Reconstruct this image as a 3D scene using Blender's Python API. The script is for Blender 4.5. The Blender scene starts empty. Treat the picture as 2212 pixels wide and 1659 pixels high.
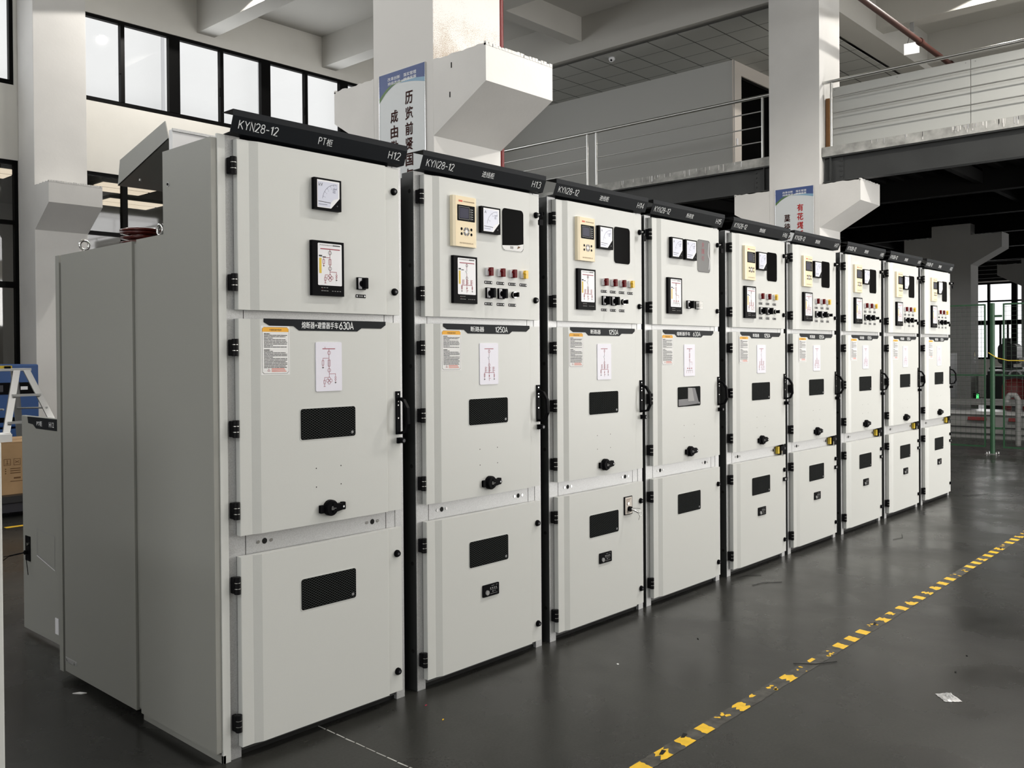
import bpy, math, random
from mathutils import Matrix, Vector
SC = bpy.context.scene
COL = SC.collection
random.seed(7)
# ------------------------------------------------------------------ camera
F_PX, YAW, PITCH, ROLL = 1970.63, 0.819, -0.0091, -0.0075
fw = Vector((math.sin(YAW)*math.cos(PITCH), math.cos(YAW)*math.cos(PITCH), math.sin(PITCH)))
rt = Vector((math.cos(YAW), -math.sin(YAW), 0)); up = rt.cross(fw)
cr, sr = math.cos(ROLL), math.sin(ROLL)
rt2 = cr*rt + sr*up; up2 = -sr*rt + cr*up
cam = bpy.data.cameras.new('camera'); camo = bpy.data.objects.new('camera', cam); COL.objects.link(camo)
camo.matrix_world = Matrix(((rt2.x, up2.x, -fw.x, -1.7506), (rt2.y, up2.y, -fw.y, -2.8938), (rt2.z, up2.z, -fw.z, 1.4506), (0, 0, 0, 1)))
cam.sensor_width = 36.0; cam.lens = 36.0*F_PX/2212.0
cam.shift_x = 45.03/2212.0; cam.shift_y = -44.74/2212.0
cam.clip_start = 0.05; cam.clip_end = 200
SC.camera = camo
# ------------------------------------------------------------------ look
SC.view_settings.view_transform = 'Standard'; SC.view_settings.look = 'None'
SC.view_settings.gamma = 1.0; SC.view_settings.use_curve_mapping = False
SC.view_settings.exposure = 0.17
SC.cycles.use_denoising = True
SC.cycles.max_bounces = 8; SC.cycles.diffuse_bounces = 5; SC.cycles.transparent_max_bounces = 16
SC.cycles.sample_clamp_indirect = 6.0
SC.cycles.caustics_reflective = False; SC.cycles.caustics_refractive = False
# ------------------------------------------------------------------ sky (bright overcast)
W = bpy.data.worlds.new('overcast_sky'); SC.world = W; W.use_nodes = True
nt = W.node_tree; nt.nodes.clear()
o_ = nt.nodes.new('ShaderNodeOutputWorld'); b_ = nt.nodes.new('ShaderNodeBackground')
b_.inputs[0].default_value = (0.98, 0.99, 1.0, 1); b_.inputs[1].default_value = 1.25
nt.links.new(b_.outputs[0], o_.inputs[0])
# ------------------------------------------------------------------ lights (daylight at the glazing, added fill lights, ceiling lamps)
def area_light(name, loc, rot, sx, sy, power, col=(1, 1, 1), spread=180):
    l = bpy.data.lights.new(name, 'AREA'); l.shape = 'RECTANGLE'; l.size = sx; l.size_y = sy
    l.energy = power; l.color = col; l.spread = math.radians(spread)
    o = bpy.data.objects.new(name, l); COL.objects.link(o); o.location = loc; o.rotation_euler = rot
    return o
R90 = math.pi/2
# window wall behind the photographer (faces +y)
for i, (xc, pw, zc, zh) in enumerate(((-4.0, 15, 5.8, 2.0), (4.0, 45, 5.8, 2.0), (12.0, 150, 5.8, 2.0), (20.0, 120, 5.8, 2.0))):
    area_light('window_and_fill_light', (xc, -7.35, zc), (R90, 0, 0), 6.4, zh, pw, (1.0, 0.985, 0.965))
# unseen doorway light added in the same wall to brighten the far cabinets
area_light('added_doorway_light', (10.9, -7.35, 2.1), (R90, 0, 0), 4.6, 4.0, 480, (1.0, 0.97, 0.93))
# glazing band in the back wall (faces -y)
for xc in (-4.5, 0.3, 7.8):
    area_light('window_and_fill_light', (xc, 11.42, 6.15), (-R90, 0, 0), 6.6 if xc > 1 else 4, 1.2, 60, (0.96, 0.98, 1.0))
# unseen left window and doorway lights, added as fill (faces +x)
area_light('window_and_fill_light', (-7.9, 1.8, 6.6), (0, -R90, 0), 1.3, 18.0, 300, (0.98, 0.99, 1.0))
area_light('added_doorway_light', (-7.9, -4.5, 1.3), (0, -R90, 0), 2.4, 4.6, 95, (1.0, 0.99, 0.96))  # low light added to brighten the foot of the side panels
# far end wall (faces -x)
area_light('window_and_fill_light', (29.8, 0.4, 2.4), (0, R90, 0), 2.3, 15.0, 260, (1, 0.99, 0.97))
# ------------------------------------------------------------------ materials
MATS = {}
def P(name, col, rough=0.5, metal=0.0, **kw):
    m = bpy.data.materials.new(name); m.use_nodes = True; n = m.node_tree
    b = n.nodes['Principled BSDF']
    b.inputs['Base Color'].default_value = (*col, 1); b.inputs['Roughness'].default_value = rough; b.inputs['Metallic'].default_value = metal
    if 'ior' in kw: b.inputs['IOR'].default_value = kw['ior']
    if 'spec' in kw: b.inputs['Specular IOR Level'].default_value = kw['spec']
    if 'emit' in kw:
        b.inputs['Emission Color'].default_value = (*kw['emit'], 1); b.inputs['Emission Strength'].default_value = kw.get('es', 1)
    if 'coat' in kw: b.inputs['Coat Weight'].default_value = kw['coat']; b.inputs['Coat Roughness'].default_value = 0.1
    MATS[name] = m
    if kw.get('vary') or kw.get('bump'):
        tc = n.nodes.new('ShaderNodeTexCoord'); no = n.nodes.new('ShaderNodeTexNoise')
        no.inputs['Scale'].default_value = kw.get('scale', 4.0); no.inputs['Detail'].default_value = kw.get('detail', 5)
        n.links.new(tc.outputs['Object'], no.inputs['Vector'])
        if kw.get('vary'):
            mx = n.nodes.new('ShaderNodeMixRGB'); v = kw['vary']
            mx.inputs[1].default_value = (*[c*(1-v) for c in col], 1); mx.inputs[2].default_value = (*[min(1, c*(1+v)) for c in col], 1)
            rp = n.nodes.new('ShaderNodeMapRange'); rp.inputs[1].default_value = 0.3; rp.inputs[2].default_value = 0.7
            n.links.new(no.outputs[0], rp.inputs[0]); n.links.new(rp.outputs[0], mx.inputs[0]); n.links.new(mx.outputs[0], b.inputs['Base Color'])
        if kw.get('bump'):
            n2 = n.nodes.new('ShaderNodeTexNoise'); n2.inputs['Scale'].default_value = kw.get('bscale', 300); n2.inputs['Detail'].default_value = 2
            n.links.new(tc.outputs['Object'], n2.inputs['Vector'])
            bp = n.nodes.new('ShaderNodeBump'); bp.inputs['Strength'].default_value = kw['bump']; bp.inputs['Distance'].default_value = kw.get('bd', 0.001)
            n.links.new(n2.outputs[0], bp.inputs['Height']); n.links.new(bp.outputs[0], b.inputs['Normal'])
    return m
def nd(m): return m.node_tree.nodes, m.node_tree.links, m.node_tree.nodes['Principled BSDF']
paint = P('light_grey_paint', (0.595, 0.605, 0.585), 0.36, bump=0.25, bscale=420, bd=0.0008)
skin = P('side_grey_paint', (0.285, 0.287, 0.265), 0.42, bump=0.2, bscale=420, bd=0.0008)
black = P('black_paint', (0.010, 0.012, 0.015), 0.5, ior=1.2)
plastic = P('black_plastic', (0.005, 0.005, 0.006), 0.4, ior=1.10)
dgrey = P('dark_grey_plastic', (0.045, 0.045, 0.055), 0.3)
white = P('white_plastic', (0.80, 0.80, 0.83), 0.35)
card_m = P('card_white', (0.78, 0.77, 0.86), 0.4)
paper = P('paper', (0.80, 0.80, 0.80), 0.6)
ink = P('ink', (0.02, 0.02, 0.02), 0.6)
lettering = P('white_lettering', (0.85, 0.87, 0.88), 0.5)
crimson = P('crimson_ink', (0.33, 0.025, 0.055), 0.6)
orange = P('orange_print', (0.85, 0.42, 0.03), 0.6)
yellow = P('yellow_plastic', (0.80, 0.50, 0.03), 0.35)
yellow_d = P('yellow_print', (0.70, 0.50, 0.04), 0.5)
redp = P('red_plastic', (0.13, 0.004, 0.006), 0.4, ior=1.2)
cream = P('cream_panel', (0.84, 0.70, 0.46), 0.4)
cream_l = P('cream_rim', (0.86, 0.76, 0.56), 0.35)
logo_red = P('orange_red_print', (0.65, 0.10, 0.04), 0.5)
brownink = P('brown_ink', (0.16, 0.08, 0.03), 0.6)
dial = P('dial_face', (0.66, 0.68, 0.80), 0.25)
dialink = P('dial_ink', (0.12, 0.13, 0.20), 0.6)
screen = P('lcd_screen', (0.04, 0.04, 0.07), 0.3, ior=1.2)
chrome = P('chrome', (0.75, 0.75, 0.75), 0.18, 1.0)
hinge_m = P('hinge_black', (0.007, 0.007, 0.008), 0.45, ior=1.2)
filmgrey = P('grey_film', (0.075, 0.075, 0.075), 0.3)
glassdark = P('dark_window_glass', (0.003, 0.003, 0.003), 0.10, ior=1.04)
greyprint = P('grey_print', (0.28, 0.28, 0.28), 0.5)
steel = P('stainless_steel', (0.62, 0.62, 0.60), 0.28, 1.0)
galv = P('galvanised_steel', (0.50, 0.505, 0.51), 0.48, 0.6, vary=0.12, scale=260, detail=2, bump=0.12, bscale=300)
body = P('enclosure_steel', (0.035, 0.037, 0.037), 0.38, ior=1.6)
hole_shade = P('hole_and_shade_black', (0.003, 0.003, 0.003), 0.9)
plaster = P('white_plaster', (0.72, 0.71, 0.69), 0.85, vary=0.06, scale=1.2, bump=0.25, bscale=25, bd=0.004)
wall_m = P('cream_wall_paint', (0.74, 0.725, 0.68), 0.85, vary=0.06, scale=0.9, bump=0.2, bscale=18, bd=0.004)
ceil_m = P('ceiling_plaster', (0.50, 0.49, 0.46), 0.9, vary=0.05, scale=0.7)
frame_m = P('black_aluminium', (0.004, 0.004, 0.004), 0.4, ior=1.15)
sheet = P('bright_sheet', (0.78, 0.78, 0.79), 0.4)
beam_m = P('dark_steel_beam', (0.033, 0.035, 0.035), 0.6, vary=0.15, scale=2)
slabm = P('bare_concrete', (0.42, 0.42, 0.40), 0.85, vary=0.35, scale=6, bump=0.5, bscale=40, bd=0.004)
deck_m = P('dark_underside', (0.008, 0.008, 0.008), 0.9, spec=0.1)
panel_m = P('white_sandwich_panel', (0.50, 0.51, 0.49), 0.6)
room_m = P('office_wall', (0.50, 0.50, 0.48), 0.85)
roomtrim = P('office_corner', (0.66, 0.61, 0.56), 0.8)
redpipe = P('red_pipe_paint', (0.16, 0.012, 0.012), 0.45)
brownpipe = P('brown_pipe_paint', (0.045, 0.013, 0.009), 0.5)
green = P('green_fence_paint', (0.014, 0.060, 0.025), 0.45)
wirem = P('green_wire', (0.03, 0.05, 0.035), 0.5)
carton = P('cardboard', (0.42, 0.27, 0.14), 0.8, vary=0.12, scale=5)
foam = P('white_foam', (0.85, 0.86, 0.86), 0.8)
blue = P('blue_paint', (0.02, 0.075, 0.24), 0.4)
alu = P('ladder_aluminium', (0.55, 0.56, 0.56), 0.4, 0.8)
machine = P('machine_grey', (0.24, 0.24, 0.235), 0.5, vary=0.1, scale=3)
machd = P('machine_dark', (0.03, 0.03, 0.032), 0.5)
machw = P('machine_edge', (0.60, 0.60, 0.60), 0.3, 0.5)
machr = P('machine_red', (0.20, 0.03, 0.03), 0.5)
shed = P('red_brown_resin', (0.10, 0.014, 0.010), 0.25, coat=0.6)
signw = P('sign_white', (0.62, 0.65, 0.66), 0.35)
signb = P('sign_blue', (0.03, 0.065, 0.22), 0.35)
signlb = P('sign_light_blue', (0.20, 0.36, 0.50), 0.4)
signg = P('sign_green', (0.07, 0.16, 0.035), 0.4)
signt = P('sign_dark_letters', (0.035, 0.006, 0.004), 0.6, ior=1.2)
signr = P('sign_red_letters', (0.42, 0.010, 0.010), 0.6, ior=1.2)
wood = P('brown_wood', (0.26, 0.12, 0.035), 0.5)
facade = P('pale_facade', (0.88, 0.88, 0.87), 0.9)
facade2 = P('grey_facade', (0.58, 0.58, 0.59), 0.9)
bag = P('clear_film', (0.55, 0.55, 0.55), 0.25)
tapey = P('yellow_tape', (0.78, 0.48, 0.015), 0.55, vary=0.12, scale=30)
taped = P('worn_black_tape', (0.05, 0.048, 0.042), 0.7, vary=0.5, scale=25)
exitg = P('lit_green_sign', (0.05, 0.4, 0.1), 0.4, emit=(0.12, 1.0, 0.25), es=1.6)
exitb = P('lit_sign_dark', (0.01, 0.03, 0.015), 0.4)
warmlamp = P('warm_ceiling_panel', (0.8, 0.7, 0.5), 0.5, emit=(1.0, 0.86, 0.66), es=1.5)
lampwhite = P('lamp_diffuser', (0.9, 0.9, 0.9), 0.5, emit=(1.0, 0.96, 0.88), es=8)
# window glass: clear and a little glossy
def glass_mat(name, tint, refl):
    m = bpy.data.materials.new(name); m.use_nodes = True; n = m.node_tree; n.nodes.clear()
    o = n.nodes.new('ShaderNodeOutputMaterial'); t = n.nodes.new('ShaderNodeBsdfTransparent'); g = n.nodes.new('ShaderNodeBsdfGlossy')
    t.inputs[0].default_value = (*tint, 1); g.inputs['Roughness'].default_value = 0.03; g.inputs['Color'].default_value = (0.9, 0.9, 0.9, 1)
    mx = n.nodes.new('ShaderNodeMixShader'); mx.inputs[0].default_value = refl
    n.links.new(t.outputs[0], mx.inputs[1]); n.links.new(g.outputs[0], mx.inputs[2]); n.links.new(mx.outputs[0], o.inputs[0])
    MATS[name] = m; return m
pane = glass_mat('window_glass', (0.96, 0.96, 0.96), 0.04)
pane_l = glass_mat('hall_glass', (0.7, 0.7, 0.7), 0.06)
filmclear = glass_mat('clear_plastic', (0.85, 0.85, 0.85), 0.25)
# expanded metal mesh behind the inspection windows (pattern in object space)
def mesh_mat():
    m = P('expanded_mesh', (0.003, 0.003, 0.003), 0.5, ior=1.04); N, L, b = nd(m)
    tc = N.new('ShaderNodeTexCoord'); sp = N.new('ShaderNodeSeparateXYZ'); L.new(tc.outputs['Object'], sp.inputs[0])
    def math_(op, a, c):
        k = N.new('ShaderNodeMath'); k.operation = op
        for i, v in enumerate((a, c)):
            if v is None: continue
            if isinstance(v, (int, float)): k.inputs[i].default_value = v
            else: L.new(v, k.inputs[i])
        return k.outputs[0]
    u = math_('MULTIPLY', sp.outputs[0], 60.0); w = math_('MULTIPLY', sp.outputs[2], 105.0)
    out = []
    for s in (1, -1):
        a = math_('ADD', u, math_('MULTIPLY', w, float(s)))
        f = math_('FRACT', a, None); d = math_('ABSOLUTE', math_('SUBTRACT', f, 0.5), None)
        out.append(math_('LESS_THAN', d, 0.09))
    k = math_('MAXIMUM', out[0], out[1])
    mx = N.new('ShaderNodeMixRGB'); mx.inputs[1].default_value = (0.003, 0.003, 0.003, 1); mx.inputs[2].default_value = (0.045, 0.048, 0.048, 1)
    L.new(k, mx.inputs[0]); L.new(mx.outputs[0], b.inputs['Base Color'])
    return m
meshm = mesh_mat()
# polished grey concrete floor with mottling, scuffs, joints
def floor_mat():
    m = P('polished_concrete', (0.05, 0.05, 0.048), 0.25); N, L, b = nd(m)
    tc = N.new('ShaderNodeTexCoord')
    def noise(s, d, r=0.55):
        n = N.new('ShaderNodeTexNoise'); n.inputs['Scale'].default_value = s; n.inputs['Detail'].default_value = d; n.inputs['Roughness'].default_value = r
        L.new(tc.outputs['Object'], n.inputs['Vector']); return n.outputs[0]
    def ramp(src, a, c, c0, c1):
        r = N.new('ShaderNodeValToRGB'); r.color_ramp.elements[0].position = a; r.color_ramp.elements[1].position = c
        r.color_ramp.elements[0].color = (*c0, 1); r.color_ramp.elements[1].color = (*c1, 1); L.new(src, r.inputs[0]); return r.outputs[0]
    base = ramp(noise(0.9, 8, 0.6), 0.30, 0.72, (0.017, 0.017, 0.0157), (0.039, 0.039, 0.0355))
    fine = ramp(noise(90, 4, 0.7), 0.3, 0.75, (0.75,)*3, (1.25,)*3)
    mx = N.new('ShaderNodeMixRGB'); mx.blend_type = 'MULTIPLY'; mx.inputs[0].default_value = 1; L.new(base, mx.inputs[1]); L.new(fine, mx.inputs[2])
    # light scuffs
    mp = N.new('ShaderNodeMapping'); mp.inputs['Scale'].default_value = (1.2, 9, 1); mp.inputs['Rotation'].default_value = (0, 0, 0.6)
    L.new(tc.outputs['Object'], mp.inputs[0]); n3 = N.new('ShaderNodeTexNoise'); n3.inputs['Scale'].default_value = 3; n3.inputs['Detail'].default_value = 10; n3.inputs['Roughness'].default_value = 0.75
    L.new(mp.outputs[0], n3.inputs['Vector'])
    sc = ramp(n3.outputs[0], 0.64, 0.72, (0, 0, 0), (0.35, 0.35, 0.35))
    m2 = N.new('ShaderNodeMixRGB'); L.new(sc, m2.inputs[0]); L.new(mx.outputs[0], m2.inputs[1]); m2.inputs[2].default_value = (0.16, 0.155, 0.14, 1)
    L.new(m2.outputs[0], b.inputs['Base Color'])
    rr = N.new('ShaderNodeMapRange'); rr.inputs[1].default_value = 0.3; rr.inputs[2].default_value = 0.7; rr.inputs[3].default_value = 0.20; rr.inputs[4].default_value = 0.36
    L.new(noise(1.7, 6), rr.inputs[0]); L.new(rr.outputs[0], b.inputs['Roughness'])
    bp = N.new('ShaderNodeBump'); bp.inputs['Strength'].default_value = 0.08; bp.inputs['Distance'].default_value = 0.002
    L.new(noise(14, 3), bp.inputs['Height']); L.new(bp.outputs[0], b.inputs['Normal'])
    b.inputs['IOR'].default_value = 1.26
    return m
floorm = floor_mat()
# plaster of the near column carries a patch of brown mould specks above its bracket
def stained():
    m = P('stained_plaster', (0.72, 0.71, 0.69), 0.85); N, L, b = nd(m)
    tc = N.new('ShaderNodeTexCoord'); sp = N.new('ShaderNodeSeparateXYZ'); L.new(tc.outputs['Object'], sp.inputs[0])
    n = N.new('ShaderNodeTexNoise'); n.inputs['Scale'].default_value = 150; n.inputs['Detail'].default_value = 4; L.new(tc.outputs['Object'], n.inputs['Vector'])
    big = N.new('ShaderNodeTexNoise'); big.inputs['Scale'].default_value = 5; L.new(tc.outputs['Object'], big.inputs['Vector'])
    r = N.new('ShaderNodeMapRange'); r.inputs[1].default_value = 4.75; r.inputs[2].default_value = 4.0; r.inputs[3].default_value = -0.12; r.inputs[4].default_value = 0.16; L.new(sp.outputs[2], r.inputs[0])
    r2 = N.new('ShaderNodeMath'); r2.operation = 'GREATER_THAN'; r2.inputs[1].default_value = 3.955; L.new(sp.outputs[2], r2.inputs[0])
    a = N.new('ShaderNodeMath'); a.operation = 'ADD'; L.new(n.outputs[0], a.inputs[0]); L.new(r.outputs[0], a.inputs[1])
    a2 = N.new('ShaderNodeMath'); a2.operation = 'MULTIPLY_ADD'; a2.inputs[1].default_value = 0.35; L.new(big.outputs[0], a2.inputs[0]); L.new(a.outputs[0], a2.inputs[2])
    g = N.new('ShaderNodeMapRange'); g.inputs[1].default_value = 0.74; g.inputs[2].default_value = 0.92; L.new(a2.outputs[0], g.inputs[0])
    ge = N.new('ShaderNodeNewGeometry'); sn = N.new('ShaderNodeSeparateXYZ'); L.new(ge.outputs['Normal'], sn.inputs[0]); fc = N.new('ShaderNodeMath'); fc.operation = 'LESS_THAN'; fc.inputs[1].default_value = -0.5; L.new(sn.outputs[1], fc.inputs[0])
    m0 = N.new('ShaderNodeMath'); m0.operation = 'MULTIPLY'; L.new(g.outputs[0], m0.inputs[0]); L.new(fc.outputs[0], m0.inputs[1])
    mu = N.new('ShaderNodeMath'); mu.operation = 'MULTIPLY'; L.new(m0.outputs[0], mu.inputs[0]); L.new(r2.outputs[0], mu.inputs[1])
    mx = N.new('ShaderNodeMixRGB'); mx.inputs[1].default_value = (0.72, 0.71, 0.69, 1); mx.inputs[2].default_value = (0.40, 0.32, 0.24, 1); L.new(mu.outputs[0], mx.inputs[0]); L.new(mx.outputs[0], b.inputs['Base Color'])
    return m
stain_m = stained()
def tile_mat():
    m = P('ceiling_tiles', (0.46, 0.465, 0.445), 0.9); N, L, b = nd(m)
    tc = N.new('ShaderNodeTexCoord'); sp = N.new('ShaderNodeSeparateXYZ'); L.new(tc.outputs['Object'], sp.inputs[0])
    outs = []
    for ax, off, w in ((0, 11.70, 0.012), (1, 4.155, 0.016)):
        s = N.new('ShaderNodeMath'); s.operation = 'SUBTRACT'; s.inputs[1].default_value = off; L.new(sp.outputs[ax], s.inputs[0])
        d = N.new('ShaderNodeMath'); d.operation = 'DIVIDE'; d.inputs[1].default_value = 0.588; L.new(s.outputs[0], d.inputs[0])
        f = N.new('ShaderNodeMath'); f.operation = 'FRACT'; L.new(d.outputs[0], f.inputs[0])
        l = N.new('ShaderNodeMath'); l.operation = 'LESS_THAN'; l.inputs[1].default_value = w/0.588*1.3; L.new(f.outputs[0], l.inputs[0]); outs.append(l.outputs[0])
    mxm = N.new('ShaderNodeMath'); mxm.operation = 'MAXIMUM'; L.new(outs[0], mxm.inputs[0]); L.new(outs[1], mxm.inputs[1])
    mx = N.new('ShaderNodeMixRGB'); mx.inputs[1].default_value = (0.46, 0.465, 0.445, 1); mx.inputs[2].default_value = (0.08, 0.08, 0.075, 1); L.new(mxm.outputs[0], mx.inputs[0]); L.new(mx.outputs[0], b.inputs['Base Color'])
    return m
tile_m = tile_mat()
# ------------------------------------------------------------------ mesh helpers
_tc = {}
def text_geo(s, off=0.0):
    k = (s, off)
    if k in _tc: return _tc[k]
    cu = bpy.data.curves.new('t', 'FONT'); cu.body = s; cu.resolution_u = 2; cu.offset = off
    o = bpy.data.objects.new('t', cu); COL.objects.link(o)
    dg = bpy.context.evaluated_depsgraph_get(); dg.update()
    me = bpy.data.meshes.new_from_object(o.evaluated_get(dg))
    v = [tuple(p.co) for p in me.vertices]; f = [tuple(p.vertices) for p in me.polygons]
    bpy.data.objects.remove(o); bpy.data.curves.remove(cu); bpy.data.meshes.remove(me)
    xs = [p[0] for p in v] or [0, 1]; ys = [p[1] for p in v] or [0, 1]
    _tc[k] = (v, f, min(xs), max(xs), min(ys), max(ys)); return _tc[k]
def rr(x0, x1, z0, z1, r, n=4):
    p = []
    for cx, cz, a0 in ((x1-r, z1-r, 0), (x0+r, z1-r, 90), (x0+r, z0+r, 180), (x1-r, z0+r, 270)):
        for i in range(n+1):
            a = math.radians(a0+90*i/n); p.append((cx+r*math.cos(a), cz+r*math.sin(a)))
    return p
def circ(cx, cz, r, n=20, rz=None):
    rz = rz or r
    return [(cx+r*math.cos(2*math.pi*i/n), cz+rz*math.sin(2*math.pi*i/n)) for i in range(n)]
MC = {}
# stroke lettering in the narrow technical style of the name strips (unit height 1)
def _arc(cx, cy, rx, ry, a0, a1, n=8): return [(cx+rx*math.cos(math.radians(a0+(a1-a0)*i/n)), cy+ry*math.sin(math.radians(a0+(a1-a0)*i/n))) for i in range(n+1)]
GL = {'K': (.46, [[(0, 0), (0, 1)], [(.44, 1), (0, .40)], [(.13, .58), (.46, 0)]]), 'Y': (.48, [[(0, 1), (.24, .48), (.48, 1)], [(.24, .48), (.24, 0)]]),
 'N': (.42, [[(0, 0), (0, 1), (.42, 0), (.42, 1)]]), 'H': (.42, [[(0, 0), (0, 1)], [(.42, 0), (.42, 1)], [(0, .5), (.42, .5)]]), 'T': (.44, [[(0, 1), (.44, 1)], [(.22, 1), (.22, 0)]]),
 'P': (.40, [[(0, 0), (0, 1), (.18, 1)]+_arc(.18, .74, .22, .26, 90, -90)+[(0, .48)]]), 'A': (.50, [[(0, 0), (.25, 1), (.50, 0)], [(.08, .30), (.42, .30)]]),
 '-': (.34, [[(0, .45), (.34, .45)]]), '+': (.40, [[(0, .45), (.40, .45)], [(.2, .25), (.2, .65)]]), '1': (.26, [[(0, .80), (.20, 1), (.20, 0)]]), ' ': (.5, []),
 '2': (.42, [_arc(.21, .77, .20, .23, 170, -20)+[(0, 0), (.42, 0)]]), '3': (.42, [_arc(.20, .77, .19, .23, 150, -80)+_arc(.20, .27, .22, .27, 80, -150)]),
 '4': (.46, [[(.33, 0), (.33, 1), (0, .28), (.46, .28)]]), '5': (.42, [[(.38, 1), (.05, 1), (.03, .55)]+_arc(.20, .32, .22, .32, 120, -145)]),
 '6': (.42, [[(.34, 1), (.04, .44)], _arc(.21, .30, .21, .30, 0, 360, 14)]), '7': (.40, [[(0, 1), (.40, 1), (.13, 0)]]),
 '8': (.42, [_arc(.21, .77, .18, .23, 0, 360, 14), _arc(.21, .27, .21, .27, 0, 360, 14)]), '9': (.42, [[(.08, 0), (.38, .56)], _arc(.21, .70, .21, .30, 0, 360, 14)]),
 '0': (.42, [_arc(.21, .70, .21, .30, 0, 180)+_arc(.21, .30, .21, .30, 180, 360)+[(.42, .70)]])}
class G:
    """collects shapes; build() links them as one mesh object"""
    def __init__(s, T=None): s.v = []; s.f = []; s.m = []; s.ms = []; s.T = T; s.sm = []
    def mi(s, m):
        if m not in s.ms: s.ms.append(m)
        return s.ms.index(m)
    def add(s, vs, fs, m, smooth=False):
        o = len(s.v); s.v += [tuple(s.T @ Vector(p)) if s.T else tuple(p) for p in vs]
        for f in fs: s.f.append(tuple(i+o for i in f)); s.m.append(s.mi(m)); s.sm.append(smooth)
    def box(s, x0, x1, y0, y1, z0, z1, m):
        s.add([(x0, y0, z0), (x1, y0, z0), (x1, y1, z0), (x0, y1, z0), (x0, y0, z1), (x1, y0, z1), (x1, y1, z1), (x0, y1, z1)],
              [(0, 3, 2, 1), (4, 5, 6, 7), (0, 1, 5, 4), (1, 2, 6, 5), (2, 3, 7, 6), (3, 0, 4, 7)], m)
    def prism(s, poly, a0, a1, m, ax='y', smooth=False):
        """poly in the plane across axis ax: y->(x,z), x->(y,z), z->(x,y)"""
        def c(p, a): return {'y': (p[0], a, p[1]), 'x': (a, p[0], p[1]), 'z': (p[0], p[1], a)}[ax]
        n = len(poly); ar = sum(poly[i][0]*poly[(i+1) % n][1]-poly[(i+1) % n][0]*poly[i][1] for i in range(n))
        if (ar < 0): poly = poly[::-1]
        vs = [c(p, a0) for p in poly]+[c(p, a1) for p in poly]
        A = tuple(range(n)); B = tuple(range(2*n-1, n-1, -1)); S = [(i, n+i, n+(i+1) % n, (i+1) % n) for i in range(n)]
        flip = (a1 > a0) if ax != 'y' else (a1 < a0)
        if ax == 'y':      # x,z ccw faces -y
            if a1 > a0: fs = [A, B]; S = [q for q in S]
            else: fs = [A[::-1], B[::-1]]; S = [q[::-1] for q in S]
        else:
            if a1 > a0: fs = [A[::-1], B[::-1]]; S = [q[::-1] for q in S]
            else: fs = [A, B]
        s.add(vs, fs, m); s.add(vs, S, m, smooth)
    def flat(s, poly, y, m): s.add([(p[0], y, p[1]) for p in poly], [tuple(range(len(poly)))], m)
    def rect(s, x0, x1, z0, z1, y, m): s.flat([(x0, z0), (x1, z0), (x1, z1), (x0, z1)], y, m)
    def ring(s, outer, inner, y, m):
        n = len(outer); s.add([(p[0], y, p[1]) for p in outer]+[(p[0], y, p[1]) for p in inner], [(i, (i+1) % n, n+(i+1) % n, n+i) for i in range(n)], m)
    def line(s, pts, w, y, m):
        for a, b in zip(pts, pts[1:]):
            dx, dz = b[0]-a[0], b[1]-a[1]; l = math.hypot(dx, dz) or 1e-6; nx, nz = -dz/l*w/2, dx/l*w/2
            s.flat([(a[0]+nx, a[1]+nz), (a[0]-nx, a[1]-nz), (b[0]-nx, b[1]-nz), (b[0]+nx, b[1]+nz)][::1], y, m)
    def tube(s, p0, p1, r, m, n=12, r1=None, smooth=True):
        p0, p1 = Vector(p0), Vector(p1); d = (p1-p0).normalized(); a = Vector((0, 0, 1)) if abs(d.z) < 0.9 else Vector((1, 0, 0))
        u = d.cross(a).normalized(); w = d.cross(u); r1 = r if r1 is None else r1; vs = []
        for p, q in ((p0, r), (p1, r1)):
            for i in range(n): t = 2*math.pi*i/n; vs.append(tuple(p+u*q*math.cos(t)+w*q*math.sin(t)))
        s.add(vs, [(i, (i+1) % n, n+(i+1) % n, n+i) for i in range(n)], m, smooth); s.add(vs, [tuple(range(n-1, -1, -1)), tuple(range(n, 2*n))], m)
    def pipe(s, pts, r, m, n=10):
        for a, b in zip(pts, pts[1:]): s.tube(a, b, r, m, n)
        for p in pts[1:-1]: s.ball(p, r, m, n, 6)
    def ball(s, c, r, m, n=12, k=8):
        vs = [(c[0], c[1], c[2]+r)]
        for j in range(1, k):
            a = math.pi*j/k
            for i in range(n): t = 2*math.pi*i/n; vs.append((c[0]+r*math.sin(a)*math.cos(t), c[1]+r*math.sin(a)*math.sin(t), c[2]+r*math.cos(a)))
        vs.append((c[0], c[1], c[2]-r)); fs = [(0, 1+i, 1+(i+1) % n) for i in range(n)]
        for j in range(k-2):
            for i in range(n): fs.append((1+j*n+i, 1+(j+1)*n+i, 1+(j+1)*n+(i+1) % n, 1+j*n+(i+1) % n))
        e = len(vs)-1; fs += [(e, 1+(k-2)*n+(i+1) % n, 1+(k-2)*n+i) for i in range(n)]
        s.add(vs, fs, m, True)
    def lathe(s, prof, m, c=(0, 0, 0), n=24):
        vs = []
        for r, z in prof:
            for i in range(n): t = 2*math.pi*i/n; vs.append((c[0]+r*math.cos(t), c[1]+r*math.sin(t), c[2]+z))
        s.add(vs, [(j*n+i, j*n+(i+1) % n, (j+1)*n+(i+1) % n, (j+1)*n+i) for j in range(len(prof)-1) for i in range(n)], m, True)
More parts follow.
